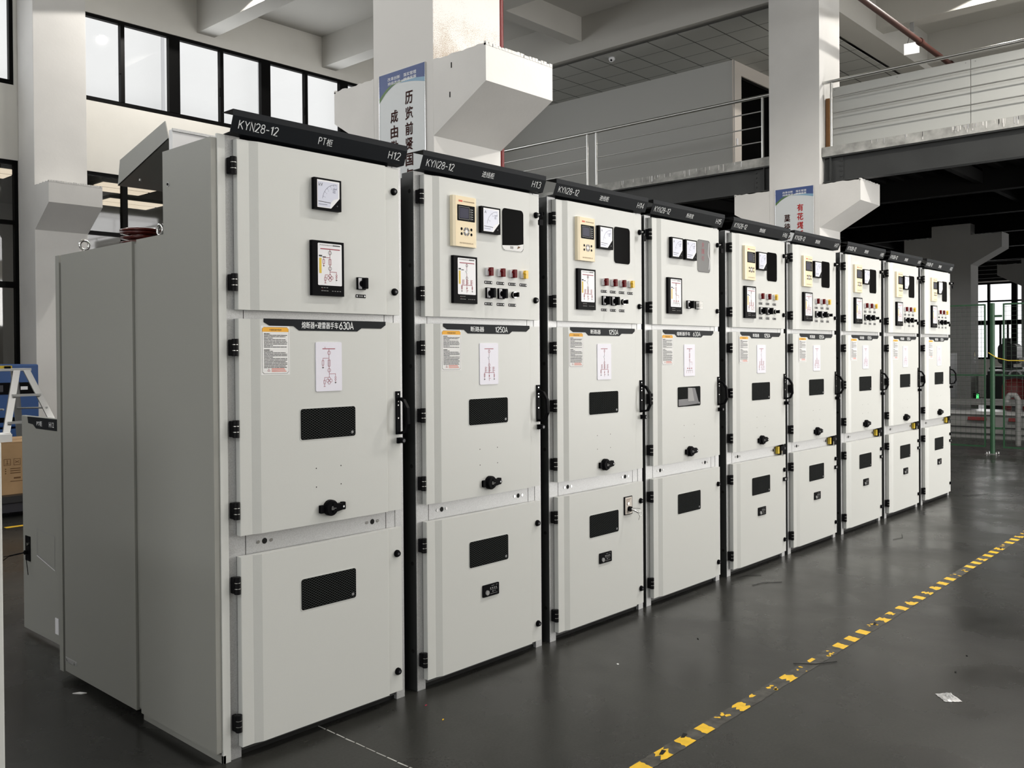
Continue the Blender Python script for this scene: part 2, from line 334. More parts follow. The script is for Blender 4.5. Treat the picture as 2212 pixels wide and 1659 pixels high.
    def torus(s, c, R, r, m, ax='x', n=20, k=8, a0=0, a1=360):
        vs = []; full = (a1-a0) >= 360; nn = n if full else n+1
        for i in range(nn):
            t = math.radians(a0+(a1-a0)*i/n)
            for j in range(k):
                q = 2*math.pi*j/k; rad = R+r*math.cos(q); h = r*math.sin(q)
                p = {'x': (h, rad*math.cos(t), rad*math.sin(t)), 'y': (rad*math.cos(t), h, rad*math.sin(t)), 'z': (rad*math.cos(t), rad*math.sin(t), h)}[ax]
                vs.append((c[0]+p[0], c[1]+p[1], c[2]+p[2]))
        s.add(vs, [(i*k+j, ((i+1) % nn)*k+j, ((i+1) % nn)*k+(j+1) % k, i*k+(j+1) % k) for i in range(n) for j in range(k)], m, True)
    def text(s, t, x, z, h, y, m, w=None, off=0.0, T=None):
        """text in the x,z plane facing -y: left x, bottom z, height h, optional width w"""
        v, f, a, b, c, d = text_geo(t, off); k = h/max(d-c, 1e-6); kx = k if w is None else w/max(b-a, 1e-6)
        vs = [(x+(p[0]-a)*kx, y, z+(p[1]-c)*k) for p in v]
        if T: vs = [tuple(T @ Vector(p)) for p in vs]
        s.add(vs, f, m)
    def strokes(s, t, x, z, w, h, y, m, sw=0.11, T=None):
        gap = 0.16; tot = sum(GL[c][0] for c in t)+gap*(len(t)-1); kx = w/tot; cx = 0.0; T0 = s.T; s.T = T if T else T0
        for c in t:
            gw, st = GL[c]
            for ip, pl in enumerate(st):
                yy = y-0.00015*ip
                pts = [(x+(cx+p[0])*kx, z+p[1]*h) for p in pl]; hw = sw*h/2; n = len(pts); L_, R_ = [], []
                for i, p in enumerate(pts):
                    a = pts[max(0, i-1)]; b = pts[min(n-1, i+1)]; dx, dz = b[0]-a[0], b[1]-a[1]; l = math.hypot(dx, dz) or 1e-9; ex = 1.0
                    if 0 < i < n-1:
                        u = (p[0]-a[0], p[1]-a[1]); v = (b[0]-p[0], b[1]-p[1]); c_ = (u[0]*v[0]+u[1]*v[1])/((math.hypot(*u)*math.hypot(*v)) or 1e-9); ex = min(2.2, 1/max(0.3, math.sqrt(max(0.0, (1+c_)/2))))
                    nx, nz = -dz/l*hw*ex, dx/l*hw*ex; L_.append((p[0]+nx, p[1]+nz)); R_.append((p[0]-nx, p[1]-nz))
                for i in range(n-1): s.flat([L_[i], R_[i], R_[i+1], L_[i+1]], yy, m)
            cx += gw+gap
        s.T = T0
    def build(s, name, parent=None, loc=None, key=None, bevel=0.0, seg=2):
        me = bpy.data.meshes.new(name); me.from_pydata(s.v, [], s.f)
        for m in s.ms: me.materials.append(m)
        me.polygons.foreach_set('material_index', s.m); me.polygons.foreach_set('use_smooth', s.sm); me.update()
        if key: MC[key] = me
        return link(name, me, parent, loc, bevel, seg)
def link(name, me, parent=None, loc=None, bevel=0.0, seg=2):
    o = bpy.data.objects.new(name, me); COL.objects.link(o)
    if parent: o.parent = parent
    if loc: o.location = loc
    if bevel:
        b = o.modifiers.new('soft_edges', 'BEVEL'); b.width = bevel; b.segments = seg; b.limit_method = 'ANGLE'; b.angle_limit = math.radians(40)
    return o
def tag(o, label, cat, group=None, kind=None):
    o['label'] = label; o['category'] = cat
    if group: o['group'] = group
    if kind: o['kind'] = kind
    return o
def empty(name, loc, label, cat, group=None):
    o = bpy.data.objects.new(name, None); COL.objects.link(o); o.location = loc; o.empty_display_size = 0.1
    return tag(o, label, cat, group)
def struct(o): o['kind'] = 'structure'; return o
# ------------------------------------------------------------------ switchgear cabinets
XK = [0.02, 0.9289, 1.8286, 2.6988, 3.6329, 4.5204, 5.4729, 6.406, 7.343]
YF = -0.0095                      # face of the raised middle of a door
def shared(key, fn, name, parent, loc, bevel=0.0, lab=None):
    """first call builds the mesh, later calls reuse it"""
    if key not in MC:
        g = G(); fn(g); o = g.build(name, parent, loc, key=key, bevel=bevel)
    else: o = link(name, MC[key], parent, loc, bevel)
    if lab: o['label'] = lab
    return o
def hinge_g(g):
    # local: centre of the hinge, front of the frame is y=+0.028
    g.prism(rr(-0.011, 0.006, -0.029, 0.029, 0.003), 0.026, 0.0, hinge_m)
    for a, b in ((-0.031, -0.0115), (-0.0095, 0.0095), (0.0115, 0.031)): g.tube((0.002, 0.000, a), (0.002, 0.000, b), 0.0115, hinge_m, 14)
    for z in (-0.0105, 0.0105): g.tube((0.002, 0, z-0.001), (0.002, 0, z+0.001), 0.0117, steel, 14)
def lock_g(g):
    g.tube((0, 0, 0), (0, -0.006, 0), 0.0150, plastic, 20); g.tube((0, -0.006, 0), (0, -0.014, 0), 0.0125, plastic, 20, 0.011)
    g.tube((0, -0.014, 0), (0, -0.0145, 0), 0.0055, dgrey, 12)
def keylock_g(g):
    lock_g(g)
    g.tube((0, -0.014, 0), (0, -0.030, 0), 0.004, chrome, 8)
    g.box(-0.002, 0.002, -0.042, -0.024, -0.010, 0.010, plastic)
    g.torus((0.002, -0.032, -0.014), 0.010, 0.0015, plastic, 'x', 14, 6)
    g.prism(rr(-0.013, 0.015, -0.052, -0.024, 0.006), -0.036, -0.026, plastic)
def meter_g(unit):
    def f(g):
        W, H = 0.128, 0.121
        g.box(0, W, -0.018, 0, 0, H, plastic)
        face = [(0.013, 0.008), (0.078, 0.008), (0.119, 0.050), (0.119, 0.114), (0.013, 0.114)]
        g.flat(face, -0.0183, white)
        inner = [(0.016, 0.011), (0.073, 0.011), (0.078, 0.030), (0.090, 0.043), (0.112, 0.050), (0.112, 0.108), (0.016, 0.108)]
        g.flat(inner, -0.0186, dial)
        c = (0.104, 0.035); R = 0.067
        n = 13
        arc = [(c[0]-R*math.cos(math.radians(a*90/n)), c[1]+R*math.sin(math.radians(a*90/n))) for a in range(1, n+1)]
        g.line(arc, 0.0015, -0.0188, dialink)
        for i, a in enumerate((15, 32, 48, 64, 78, 89) if unit == 'kV' else (24, 58, 88)):
            ca, sa = math.cos(math.radians(a)), math.sin(math.radians(a))
            g.line([(c[0]-R*ca, c[1]+R*sa), (c[0]-(R-0.007)*ca, c[1]+(R-0.007)*sa)], 0.0013, -0.0188, dialink)
            t = ('2', '4', '6', '8', '10', '12')[i] if unit == 'kV' else ('20', '40', '60')[i]
            g.text(t, c[0]-(R-0.010)*ca-0.001, c[1]+(R-0.013)*sa-0.002, 0.0045 if unit == 'kV' else 0.005, -0.0188, dialink)
        g.text(unit, 0.020, 0.090, 0.013, -0.0188, ink)
        for j, w in enumerate((0.020, 0.013, 0.013)): g.rect(0.086, 0.086+w, 0.083-0.0065*j, 0.0855-0.0065*j, -0.0188, dialink)
        g.line([(0.018, 0.0315), (0.076, 0.0290)], 0.0022, -0.0189, ink)
        g.rect(0.019, 0.060, 0.0195, 0.0215, -0.0188, dialink)
        g.flat(circ(0.108, 0.020, 0.003, 10), -0.0184, dgrey)
    return f
def relay_g(g):
    W, H = 0.152, 0.224
    g.prism([(0, 0), (0.002, -0.016), (0.016, -0.019), (W-0.014, -0.019), (W-0.001, -0.015), (W, 0)], 0, H, cream_l, 'z')
    y = -0.0193
    g.rect(0.016, W-0.014, 0.001, H-0.001, y, cream)
    g.rect(0.035, 0.060, 0.198, 0.206, y-0.0003, logo_red)
    for k in range(9): g.rect(0.066+0.0078*k, 0.072+0.0078*k, 0.1995, 0.2035, y-0.0003, brownink)
    g.flat(rr(0.026, 0.138, 0.114, 0.185, 0.003), y-0.0003, plastic)
    g.ring(rr(0.037, 0.103, 0.122, 0.178, 0.002), rr(0.0385, 0.1015, 0.1235, 0.1765, 0.002), y-0.0006, greyprint)
    g.rect(0.042, 0.098, 0.127, 0.173, y-0.0006, screen)
    for k in range(5):
        z = 0.165-0.0105*k
        g.ring(rr(0.108, 0.118, z, z+0.006, 0.001), rr(0.1092, 0.1168, z+0.0012, z+0.0048, 0.0008), y-0.0006, greyprint); g.rect(0.119, 0.126, z+0.001, z+0.005, y-0.0006, greyprint)
    cx, cz = 0.084, 0.068
    for q in range(4):
        a = [q*90+8+i*74/8 for i in range(9)]
        g.flat([(cx+0.0195*math.cos(math.radians(t)), cz+0.0195*math.sin(math.radians(t))) for t in a]+[(cx+0.010*math.cos(math.radians(t)), cz+0.010*math.sin(math.radians(t))) for t in a[::-1]], y-0.0006, dgrey)
    g.flat(circ(cx, cz, 0.008), y-0.0005, white)
    for dx in (-0.031, 0.031):
        for dz in (-0.011, 0.011): g.flat(circ(cx+dx, cz+dz, 0.0065, 14), y-0.0006, plastic)
    g.text('保护测控科技有限公司', 0.040, 0.013, 0.0065, y-0.0003, brownink, 0.086)
def mimic_lines(g, k, y, x0, x1, z0, z1, big):
    """single line diagram, coordinates normalised to the box; k: cabinet kind"""
    def X(u): return x0+(x1-x0)*u
    def Z(v): return z0+(z1-z0)*v
    w = (x1-x0)*0.016 if big else (x1-x0)*0.013
    c = crimson
    def L(*p, m=c, ww=1): g.line([(X(a), Z(b)) for a, b in p], w*ww, y, m)
    def ringc(u, v, r, m=c, fill=None):
        rx = r*(x1-x0); o = circ(X(u), Z(v), rx, 14); i_ = circ(X(u), Z(v), rx-w*0.9, 14)
        g.ring(o, i_, y, m)
        if fill: g.flat(i_, y, fill)
    def boxo(u, v, du, dv, m=c):
        L((u-du, v-dv), (u+du, v-dv), (u+du, v+dv), (u-du, v+dv), (u-du, v-dv), m=m)
    def arrow(u, v, m=ink):
        g.flat([(X(u-0.045), Z(v)), (X(u), Z(v-0.03)), (X(u+0.045), Z(v))], y, m); L((u, v), (u, v+0.04))
    L((0.10 if big else 0.22, 0.90), (0.92 if big else 0.76, 0.90), ww=2.0)
    if k == 'pt':
        L((0.5, 0.90), (0.5, 0.72)); ringc(0.5, 0.81, 0.07, ink if big else c); L((0.5, 0.74), (0.5, 0.26)); boxo(0.5, 0.58, 0.045, 0.07)
        L((0.5, 0.69), (0.24, 0.69), (0.24, 0.63)); boxo(0.24, 0.585, 0.035, 0.05); arrow(0.24, 0.49)
        ringc(0.5, 0.42, 0.07, ink if big else c); L((0.5, 0.34), (0.77, 0.34), (0.77, 0.29)); ringc(0.77, 0.26, 0.035); ringc(0.77, 0.21, 0.035); arrow(0.77, 0.15)
        for a, b in ((0, 0.045), (-0.07, 0), (0.07, 0), (0, -0.045)): ringc(0.5+a, 0.19+b, 0.062)
        L((0.44, 0.26), (0.30, 0.26), (0.30, 0.20)); boxo(0.30, 0.16, 0.03, 0.04); L((0.30, 0.12), (0.30, 0.06)); L((0.26, 0.06), (0.34, 0.06))
        if not big: L((0.33, 0.90), (0.33, 0.945))
    elif k == 'aux':
        L((0.5, 0.90), (0.5, 0.40)); ringc(0.5, 0.84, 0.06, ink if big else c); boxo(0.5, 0.66, 0.04, 0.07); ringc(0.5, 0.50, 0.06, ink if big else c)
        L((0.5, 0.44), (0.75, 0.44), (0.75, 0.33)); L((0.5, 0.42), (0.5, 0.12))
        for u in (0.3, 0.5, 0.7):
            g.flat([(X(u-0.06), Z(0.20)), (X(u), Z(0.26)), (X(u+0.06), Z(0.20))], y, c)
        L((0.2, 0.15), (0.8, 0.15), m=ink)
        for u in (0.2, 0.4, 0.6, 0.8): L((u, 0.15), (u, 0.05), m=ink if big else c)
    else:
        L((0.5, 0.90), (0.5, 0.72)); ringc(0.5, 0.83, 0.06, ink if big else c); L((0.5, 0.72), (0.5, 0.66), m=ink); L((0.42, 0.68), (0.5, 0.60), m=ink); L((0.5, 0.60), (0.5, 0.42))
        ringc(0.5, 0.47, 0.06, ink if big else c); L((0.5, 0.42), (0.5, 0.05))
        for u in (0.28, 0.5, 0.74):
            for v in (0.40, 0.355, 0.31): ringc(u, v, 0.035); L((u+0.04, v+0.008), (u+0.10, v+0.008))
        L((0.22, 0.27), (0.80, 0.27), ww=1.3); L((0.22, 0.27), (0.22, 0.10)); L((0.80, 0.27), (0.80, 0.10))
        boxo(0.22, 0.20, 0.03, 0.04); ringc(0.80, 0.21, 0.03); ringc(0.80, 0.17, 0.03); arrow(0.22, 0.10); arrow(0.80, 0.10); ringc(0.5, 0.18, 0.03, c, c); L((0.5, 0.10), (0.58, 0.12))
        if k == 'feed': L((0.65, 0.27), (0.65, 0.08)); arrow(0.65, 0.10, c)
def mimic_g(kind):
    def f(g):
        W, H = 0.156, 0.211
        g.prism([(0, 0), (0.003, -0.014), (W-0.003, -0.014), (W, 0)], 0, H, plastic, 'z')
        y = -0.0143
        g.flat(rr(0.028, 0.142, 0.040, 0.202, 0.004), y, white)
        mimic_lines(g, kind, y-0.0004, 0.028, 0.142, 0.040, 0.196, True)
        g.text('开关状态指示仪', 0.036, 0.1925, 0.005, y-0.0004, ink, 0.060); g.rect(0.098, 0.134, 0.193, 0.197, y-0.0004, ink)
        g.rect(0.033, 0.048, 0.150, 0.156, y-0.0004, ink); g.rect(0.050, 0.066, 0.1475, 0.151, y-0.0004, ink)
        g.rect(0.034, 0.045, 0.086, 0.145, y-0.0004, yellow_d)
        for k in range(3): g.rect(0.043+k*0.012, 0.051+k*0.012, 0.030, 0.032, y, greyprint); g.rect(0.043+k*0.012, 0.053+k*0.012, 0.018, 0.020, y, greyprint)
        g.rect(0.046, 0.051, 0.024, 0.026, y, redp)
        for k in range(4): g.rect(0.094+k*0.012, 0.101+k*0.012, 0.018, 0.020, y, greyprint)
    return f
def lamp_g(mat):
    def f(g):   # square bezel with a coloured twist lens
        g.box(-0.019, -0.004, -0.010, 0, -0.017, 0.018, white); g.box(0.012, 0.021, -0.010, 0, -0.017, 0.018, white); g.box(-0.019, 0.021, -0.006, 0, -0.017, 0.018, white)
        g.prism(rr(-0.006, 0.012, -0.019, 0.020, 0.003), 0.0, -0.024, mat); g.tube((-0.004, -0.004, 0.008), (-0.004, -0.026, 0.008), 0.007, mat, 10)
    return f
def switch_g(clear=False):
    def f(g):
        g.box(-0.020, 0.022, -0.008, 0, -0.024, 0.025, plastic)
        if clear:
            g.box(-0.021, 0.021, -0.030, -0.008, -0.023, 0.023, filmclear); g.flat(rr(-0.017, 0.018, -0.020, 0.020, 0.003), -0.0083, white); g.tube((0, -0.008, 0), (0, -0.022, 0), 0.012, greyprint, 14)
        else:
            g.flat(rr(-0.016, 0.020, -0.021, 0.022, 0.002), -0.0083, white)
            g.text('1', -0.002, 0.013, 0.006, -0.0086, ink)
            g.tube((0.002, -0.008, 0), (0.002, -0.020, 0), 0.013, plastic, 16); g.prism(rr(-0.005, 0.009, -0.022, 0.022, 0.003), -0.016, -0.040, plastic)
    return f
def rotary_g(g):
    g.tube((0, 0, 0), (0, -0.010, 0), 0.0155, plastic, 18); g.tube((0, -0.010, 0), (0, -0.014, 0), 0.0145, chrome, 18); g.tube((0, -0.014, 0), (0, -0.026, 0), 0.011, plastic, 14)
    g.prism(rr(-0.004, 0.004, -0.011, 0.011, 0.002), -0.026, -0.036, plastic)
def tagplate_g(g):
    g.prism(rr(0, 0.050, 0, 0.013, 0.0015), 0, -0.002, plastic)
    for x in (0.0055, 0.0445): g.flat(circ(x, 0.0065, 0.0036, 10), -0.0023, white)
    for k in range(4): g.rect(0.013+k*0.006, 0.0175+k*0.006, 0.004, 0.009, -0.0023, greyprint)
def window_g(w, h, kind):
    def f(g):
        o = rr(-0.003, w+0.003, -0.003, h+0.003, 0.012 if 'mesh' in kind else 0.022, 5)
        i_ = rr(0, w, 0, h, 0.010 if 'mesh' in kind else 0.020, 5)
        n = len(o)
        g.prism(o, 0.004, -0.0012, paint)
        g.flat(i_, -0.0016, meshm if 'mesh' in kind else glassdark)
        if 'mesh' in kind:
            g.flat(circ(w-0.016, 0.016, 0.007, 12), -0.0020, greyprint); g.ring(circ(w-0.016, 0.016, 0.007, 12), circ(w-0.016, 0.016, 0.005, 12), -0.0022, dgrey)
        if kind == 'meshlit':
            g.flat([(0.085, 0.006), (0.245, 0.012), (0.20, 0.108), (0.115, 0.112), (0.115, 0.045), (0.01, 0.045), (0.01, 0.006)], -0.0018, dgrey); g.flat([(0.118, 0.03), (0.19, 0.03), (0.165, 0.108), (0.118, 0.110)], -0.0021, greyprint)
        if kind == 'peel':
            g.flat([(0.001, 0.022), (0.06, 0.026), (0.11, 0.030), (0.151, 0.038), (0.1505, 0.018), (0.143, 0.006), (0.132, 0.001), (0.02, 0.001), (0.008, 0.006), (0.001, 0.016)], -0.0020, paper)
            g.rect(0.055, 0.078, 0.010, 0.022, -0.0022, greyprint); g.flat([(0.104, 0.012), (0.112, 0.026), (0.130, 0.022), (0.118, 0.016)], -0.0022, brownink)
        if kind == 'film':
            g.flat(rr(0.002, w-0.002, 0.002, h-0.002, 0.019, 5), -0.0019, filmgrey)
            for i_, ch in enumerate('全国行'): g.text(ch, 0.050, 0.155-i_*0.042, 0.030, -0.0022, crimson, 0.030)
            g.line([(0.140, 0.185), (0.128, 0.12), (0.146, 0.08), (0.138, 0.02)], 0.004, -0.0022, white)
        if kind == 'lit':     # part of the pane shows the lighter compartment behind
            g.rect(w*0.40, w*0.96, h*0.10, h*0.86, -0.0018, greyprint)
    return f
def sticker_g(g):
    W, H = 0.124, 0.181
    g.box(0, W, -0.0006, 0, 0, H, paper); y = -0.0009
    def pl(m, c=0.006): # plaque outline with nicked corners
        return [(m+c, m), (W-m-c, m), (W-m-c, m+c*0.4), (W-m, m+c), (W-m, H-m-c), (W-m-c, H-m-c*0.4), (W-m-c, H-m), (m+c, H-m), (m+c, H-m-c*0.4), (m, H-m-c), (m, m+c), (m+c, m+c*0.4)]
    g.flat(pl(0.0045), y, ink); g.flat(pl(0.0055), y-0.0002, paper)
    g.flat([(0.0115, H-0.0055), (W-0.0115, H-0.0055), (W-0.0055, H-0.0115), (W-0.0055, H-0.022), (0.0055, H-0.022), (0.0055, H-0.0115)], y-0.0004, orange)
    g.text('中置柜操作程序', 0.036, H-0.0185, 0.0075, y-0.0006, ink, 0.052)
    rnd = random.Random(3); z = H-0.028
    for r in range(24):
        if r in (0, 11): x = 0.012; xe = 0.038; hh = 0.0030
        elif r == 10: z -= 0.0054; continue
        else: x = 0.012; xe = rnd.choice((0.112, 0.112, 0.110, 0.105, 0.05)) ; hh = 0.0024
        while x < xe:
            w = min(rnd.uniform(0.006, 0.022), xe-x); g.rect(x, x+w, z-hh, z, y-0.0006, ink); x += w+rnd.uniform(0.0005, 0.0018)
        z -= 0.0054
    g.flat([(0.026, 0.014), (0.038, 0.014), (0.032, 0.024)], y-0.0006, crimson); g.flat([(0.0285, 0.0155), (0.0355, 0.0155), (0.032, 0.0215)], y-0.0008, paper)
    for r in range(3): g.rect(0.044, 0.108-0.004*r, 0.012+r*0.0048, 0.0142+r*0.0048, y-0.0006, logo_red)
def card_g(kind):
    def f(g):
        g.prism(rr(0, 0.124, 0, 0.190, 0.005), 0, -0.003, card_m); mimic_lines(g, kind, -0.0034, 0.006, 0.118, 0.008, 0.182, False)
    return f
def plate_g(txt, tx0, tx1):
    def f(g):
        p = [(0, 0.042), (0, 0.029), (0.025, 0.016), (0.130, 0.016), (0.154, 0), (0.432, 0), (0.454, 0.013), (0.556, 0.013), (0.580, 0.028), (0.580, 0.042)]
        g.prism(p, 0, -0.0015, black)
        for s, a, b, hh in txt:
            if s[-1] == 'A': g.strokes(s, a, 0.008, b-a, hh, -0.0019, lettering, 0.13)
            else: g.text(s, a, 0.008, hh, -0.0019, lettering, b-a, 0.004)
    return f
def handle_g(g):
    # back plate and pull-out lever with a hand hole, bolt knob below
    g.box(-0.012, 0.012, -0.007, 0, 0, 0.180, plastic)
    for z in (0.168, 0.138, 0.122, 0.068): g.tube((-0.002, -0.007, z), (-0.002, -0.0085, z), 0.0032, chrome, 8)
    path = [(-0.008, 0.150), (-0.030, 0.142), (-0.052, 0.110), (-0.056, 0.045), (-0.040, 0.012), (-0.008, 0.004)]
    w = 0.010; n = len(path); o, i_ = [], []
    for j, p in enumerate(path):
        a = path[max(0, j-1)]; b = path[min(n-1, j+1)]; dx, dz = b[0]-a[0], b[1]-a[1]; l = math.hypot(dx, dz); nx, nz = -dz/l, dx/l
        ww = w*0.5 if j in (0, n-1) else w*0.62
        o.append((p[0]+nx*ww, p[1]+nz*ww)); i_.append((p[0]-nx*ww, p[1]-nz*ww))
    g.prism(o+i_[::-1], 0.002, 0.016, plastic, 'x')
def knob_under_g(g):
    g.box(-0.010, 0.014, -0.010, 0.0, -0.012, 0.012, plastic); g.tube((0.004, -0.008, 0), (0.004, -0.030, 0), 0.0115, plastic, 14); g.tube((0.004, -0.030, 0), (0.004, -0.032, 0), 0.007, dgrey, 12)
def latch_g(g):
    g.prism(rr(-0.050, 0.062, -0.015, 0.013, 0.003), 0, -0.008, plastic)
    g.prism(rr(-0.050, -0.030, -0.017, 0.014, 0.003), 0, -0.013, plastic); g.prism(rr(0.052, 0.070, -0.014, 0.016, 0.003), 0, -0.013, plastic)
    g.tube((0, 0, 0), (0, -0.016, 0), 0.031, plastic, 28); g.tube((0, -0.016, 0), (0, -0.024, 0), 0.029, plastic, 28, 0.026)
    g.prism([(0.0, -0.018), (0.052, -0.010), (0.060, 0.000), (0.052, 0.012), (0.0, 0.018)], -0.012, -0.027, plastic)
    g.flat(circ(0.050, 0.001, 0.0042, 10), -0.0274, white)
    y = -0.0275
    g.ring([(-0.008, -0.006), (0.003, -0.006), (0.003, 0.002), (-0.008, 0.002)], [(-0.006, -0.004), (0.001, -0.004), (0.001, 0.0), (-0.006, 0.0)], y, greyprint)
    g.line([(-0.0065, 0.002), (-0.0065, 0.007), (-0.0015, 0.007), (-0.0015, 0.005)], 0.0015, y, greyprint); g.rect(0.006, 0.013, -0.002, 0.0, y, greyprint)
def interlock_g(g):
    g.prism(rr(0, 0.108, 0, 0.055, 0.004), 0, -0.006, plastic); y = -0.0065
    g.tube((0.026, -0.006, 0.019), (0.026, -0.012, 0.019), 0.011, greyprint, 16)
    for k in range(4): g.flat(circ(0.050+k*0.0125, 0.036, 0.0036, 10), y, greyprint)
    g.flat(circ(0.065, 0.020, 0.0036, 10), y, greyprint)
    for a, b, z in ((0.055, 0.075, 0.046), (0.086, 0.097, 0.047), (0.046, 0.096, 0.028), (0.073, 0.086, 0.020), (0.046, 0.096, 0.010)): g.rect(a, b, z, z+0.0014, y, greyprint)
def keyswitch_g(g):
    g.box(0, 0.074, -0.006, 0, 0, 0.100, plastic); g.rect(0.006, 0.070, 0.004, 0.096, -0.0064, roomtrim)
    g.tube((0.030, -0.006, 0.062), (0.030, -0.012, 0.062), 0.008, chrome, 14)
    for r in range(3): g.rect(0.014, 0.060-0.008*r, 0.084-0.006*r, 0.0865-0.006*r, -0.0068, brownink)
    for r in range(2): g.rect(0.016, 0.060, 0.012+0.006*r, 0.014+0.006*r, -0.0068, ink)
    g.tube((0.040, -0.006, 0.032), (0.040, -0.020, 0.032), 0.014, plastic, 14)
    g.tube((0.042, -0.020, 0.032), (0.075, -0.050, 0.008), 0.005, chrome, 8); g.torus((0.080, -0.052, 0.006), 0.014, 0.0012, chrome, 'y', 16, 6); g.tube((0.078, -0.052, -0.004), (0.070, -0.050, -0.030), 0.001, plastic, 6); g.tube((0.045, -0.02, 0.036), (0.115, -0.03, 0.026), 0.001, plastic, 6)
def endlock_g(g):
    # brass and black interlock block at the end of the cross bar
    g.box(0, 0.026, -0.020, 0, 0, 0.050, yellow_d); g.box(0.026, 0.070, -0.030, 0, -0.006, 0.052, plastic); g.box(0.070, 0.112, -0.022, 0.004, -0.012, 0.058, plastic)
    g.tube((0.088, -0.022, 0.034), (0.088, -0.030, 0.034), 0.010, dgrey, 12); g.box(0.030, 0.038, -0.034, -0.030, -0.016, 0.020, chrome); g.box(0.040, 0.066, -0.030, -0.004, -0.018, -0.006, filmclear)
def sidetab_g(g):
    g.box(0, 0.050, -0.012, 0, 0, 0.026, plastic); g.rect(0.006, 0.028, 0.006, 0.020, -0.0124, greyprint)
def door_profile(W=0.765):
    return [(0, 0.027), (0, 0), (0.049, 0), (0.082, YF), (0.684, YF), (0.690, 0), (W, 0), (W, 0.027)]
def door(parent, name, z0, z1):
    key = name
    if key in MC: return link(name, MC[key], parent, None, 0.0022)
    g = G(); g.prism(door_profile(), z0, z1, paint, 'z'); return g.build(name, parent, None, key=key, bevel=0.0022)
NAMES = ['PT柜', '进线柜', '进线柜', '所用变', '馈线柜', '馈线柜', '馈线柜', '馈线柜', '馈线柜']
LABELS = [
 'light grey switchgear cabinet marked H12, nearest the camera with its whole side showing',
 'light grey switchgear cabinet marked H13, second from the camera, with four indicator lamps',
 'light grey switchgear cabinet marked H14 with keys hanging from its lower door',
 'light grey switchgear cabinet marked H15 with two dials and no indicator lamps',
 'light grey switchgear cabinet marked H16, between the two-dial cabinet H15 and H17',
 'light grey switchgear cabinet marked H17, sixth cabinet of the row from the camera',
 'light grey switchgear cabinet marked H18, third from the far end of the row',
 'light grey switchgear cabinet marked H19, last but one at the far end',
 'light grey switchgear cabinet marked H20, at the far end of the row']
def cabinet(k):
    first = k == 0; feed = k >= 4; aux = k == 3
    kind = 'pt' if first else 'aux' if aux else 'inc' if k < 3 else 'feed'
    R = empty('switchgear_cabinet', (XK[k], 0, 0), LABELS[k], 'electrical cabinet', 'row of switchgear cabinets')
    # enclosure and galvanised front frame
    def enc(g):
        g.box(-0.032, 0.796, 0.034, 1.33, 0.02, 1.905, body); g.box(-0.032, 0.796, 0.034, 0.365, 1.905, 2.225, body)
        g.box(-0.0375, -0.0355, 0.030, 0.10, 0.0, 2.243, body); g.box(0.8005, 0.8025, 0.030, 0.10, 0.0, 2.243, body); g.box(0.012, 0.755, 0.045, 0.06, 0.0, 0.07, hole_shade)  # black board at the foot stands for the shadow under the door
        for z in (2.16, 1.84, 1.405, 0.972, 0.55, 0.17):
            g.tube((-0.0376, 0.052, z), (-0.0380, 0.052, z), 0.009, hole_shade, 12)
    shared('enc', enc, 'enclosure', R, None)
    def fr(g):
        g.box(-0.035, 0.012, 0.028, 0.062, 0.0, 2.245, galv); g.box(0.755, 0.800, 0.028, 0.062, 0.0, 2.245, galv)
        for a, b in ((1.575, 1.640), (0.715, 0.825), (2.20, 2.245)):
            g.box(0.012, 0.755, 0.030, 0.060, a, b, galv)
        for x in (0.039, 0.705): g.rect(x-0.0012, x+0.0012, 0.722, 0.818, 0.0296, hole_shade); g.rect(x-0.0012, x+0.0012, 1.58, 1.635, 0.0296, hole_shade)
        for x in (0.119, 0.632):
            g.flat(circ(x, 0.768, 0.011, 16), 0.0294, hole_shade); 
            for d in (-0.028, 0.028): g.tube((x+d, 0.030, 0.768), (x+d, 0.0275, 0.768), 0.0065, chrome, 10)
        g.tube((0.012, 0.028, 2.205), (0.012, 0.026, 2.205), 0.004, chrome, 8)
    shared('fr', fr, 'front_frame', R, None, lab='galvanised steel front frame')
    # name strip along the top
    g = G(); t = 0.0022
    out = [(0.038, 2.326), (-0.033, 2.326), (-0.033, 2.304), (-0.010, 2.248), (0.038, 2.246)]
    inn = [(0.038, 2.246+t), (-0.0085, 2.248+t), (-0.033+t, 2.3045), (-0.033+t, 2.326-t), (0.038, 2.326-t)]
    g.prism(out+inn, -0.032, 0.786, black, 'x')
    g.box(0.03, 0.73, 0.030, 0.055, 2.225, 2.246, black)
    T = Matrix.Translation((0, -0.010, 2.248)) @ Matrix.Rotation(math.radians(22.3), 4, 'X')
    g.strokes('KYN28-12', -0.003, 0.0175, 0.162, 0.030, -0.0008, lettering, 0.108, T)
    if first: g.strokes('PT', 0.343, 0.019, 0.032, 0.026, -0.0008, lettering, 0.108, T); g.text('柜', 0.380, 0.0175, 0.028, -0.0008, lettering, 0.027, 0.004, T)
    else: g.text(NAMES[k], 0.342, 0.0175, 0.028, -0.0008, lettering, 0.080, 0.004, T)
    g.strokes('H%d' % (12+k), 0.693, 0.0175, 0.062, 0.030, -0.0008, lettering, 0.108, T)
    hd = g.build('header_strip', R); hd['label'] = 'black name strip with white lettering'
    # ---------------- instrument door
    D = door(R, 'instrument_door', 1.62, 2.232)
    shared('hinge', hinge_g, 'hinge', D, (-0.014, 0.004, 2.135)); shared('hinge', hinge_g, 'hinge', D, (-0.014, 0.004, 1.718))
    shared('lock', lock_g, 'door_lock', D, (0.735, 0, 1.716))
    if first: shared('lock', lock_g, 'door_lock', D, (0.735, 0, 2.133))
    else: shared('keylock', keylock_g, 'door_lock', D, (0.742, 0, 2.133), lab='black lock with a key hanging in it')
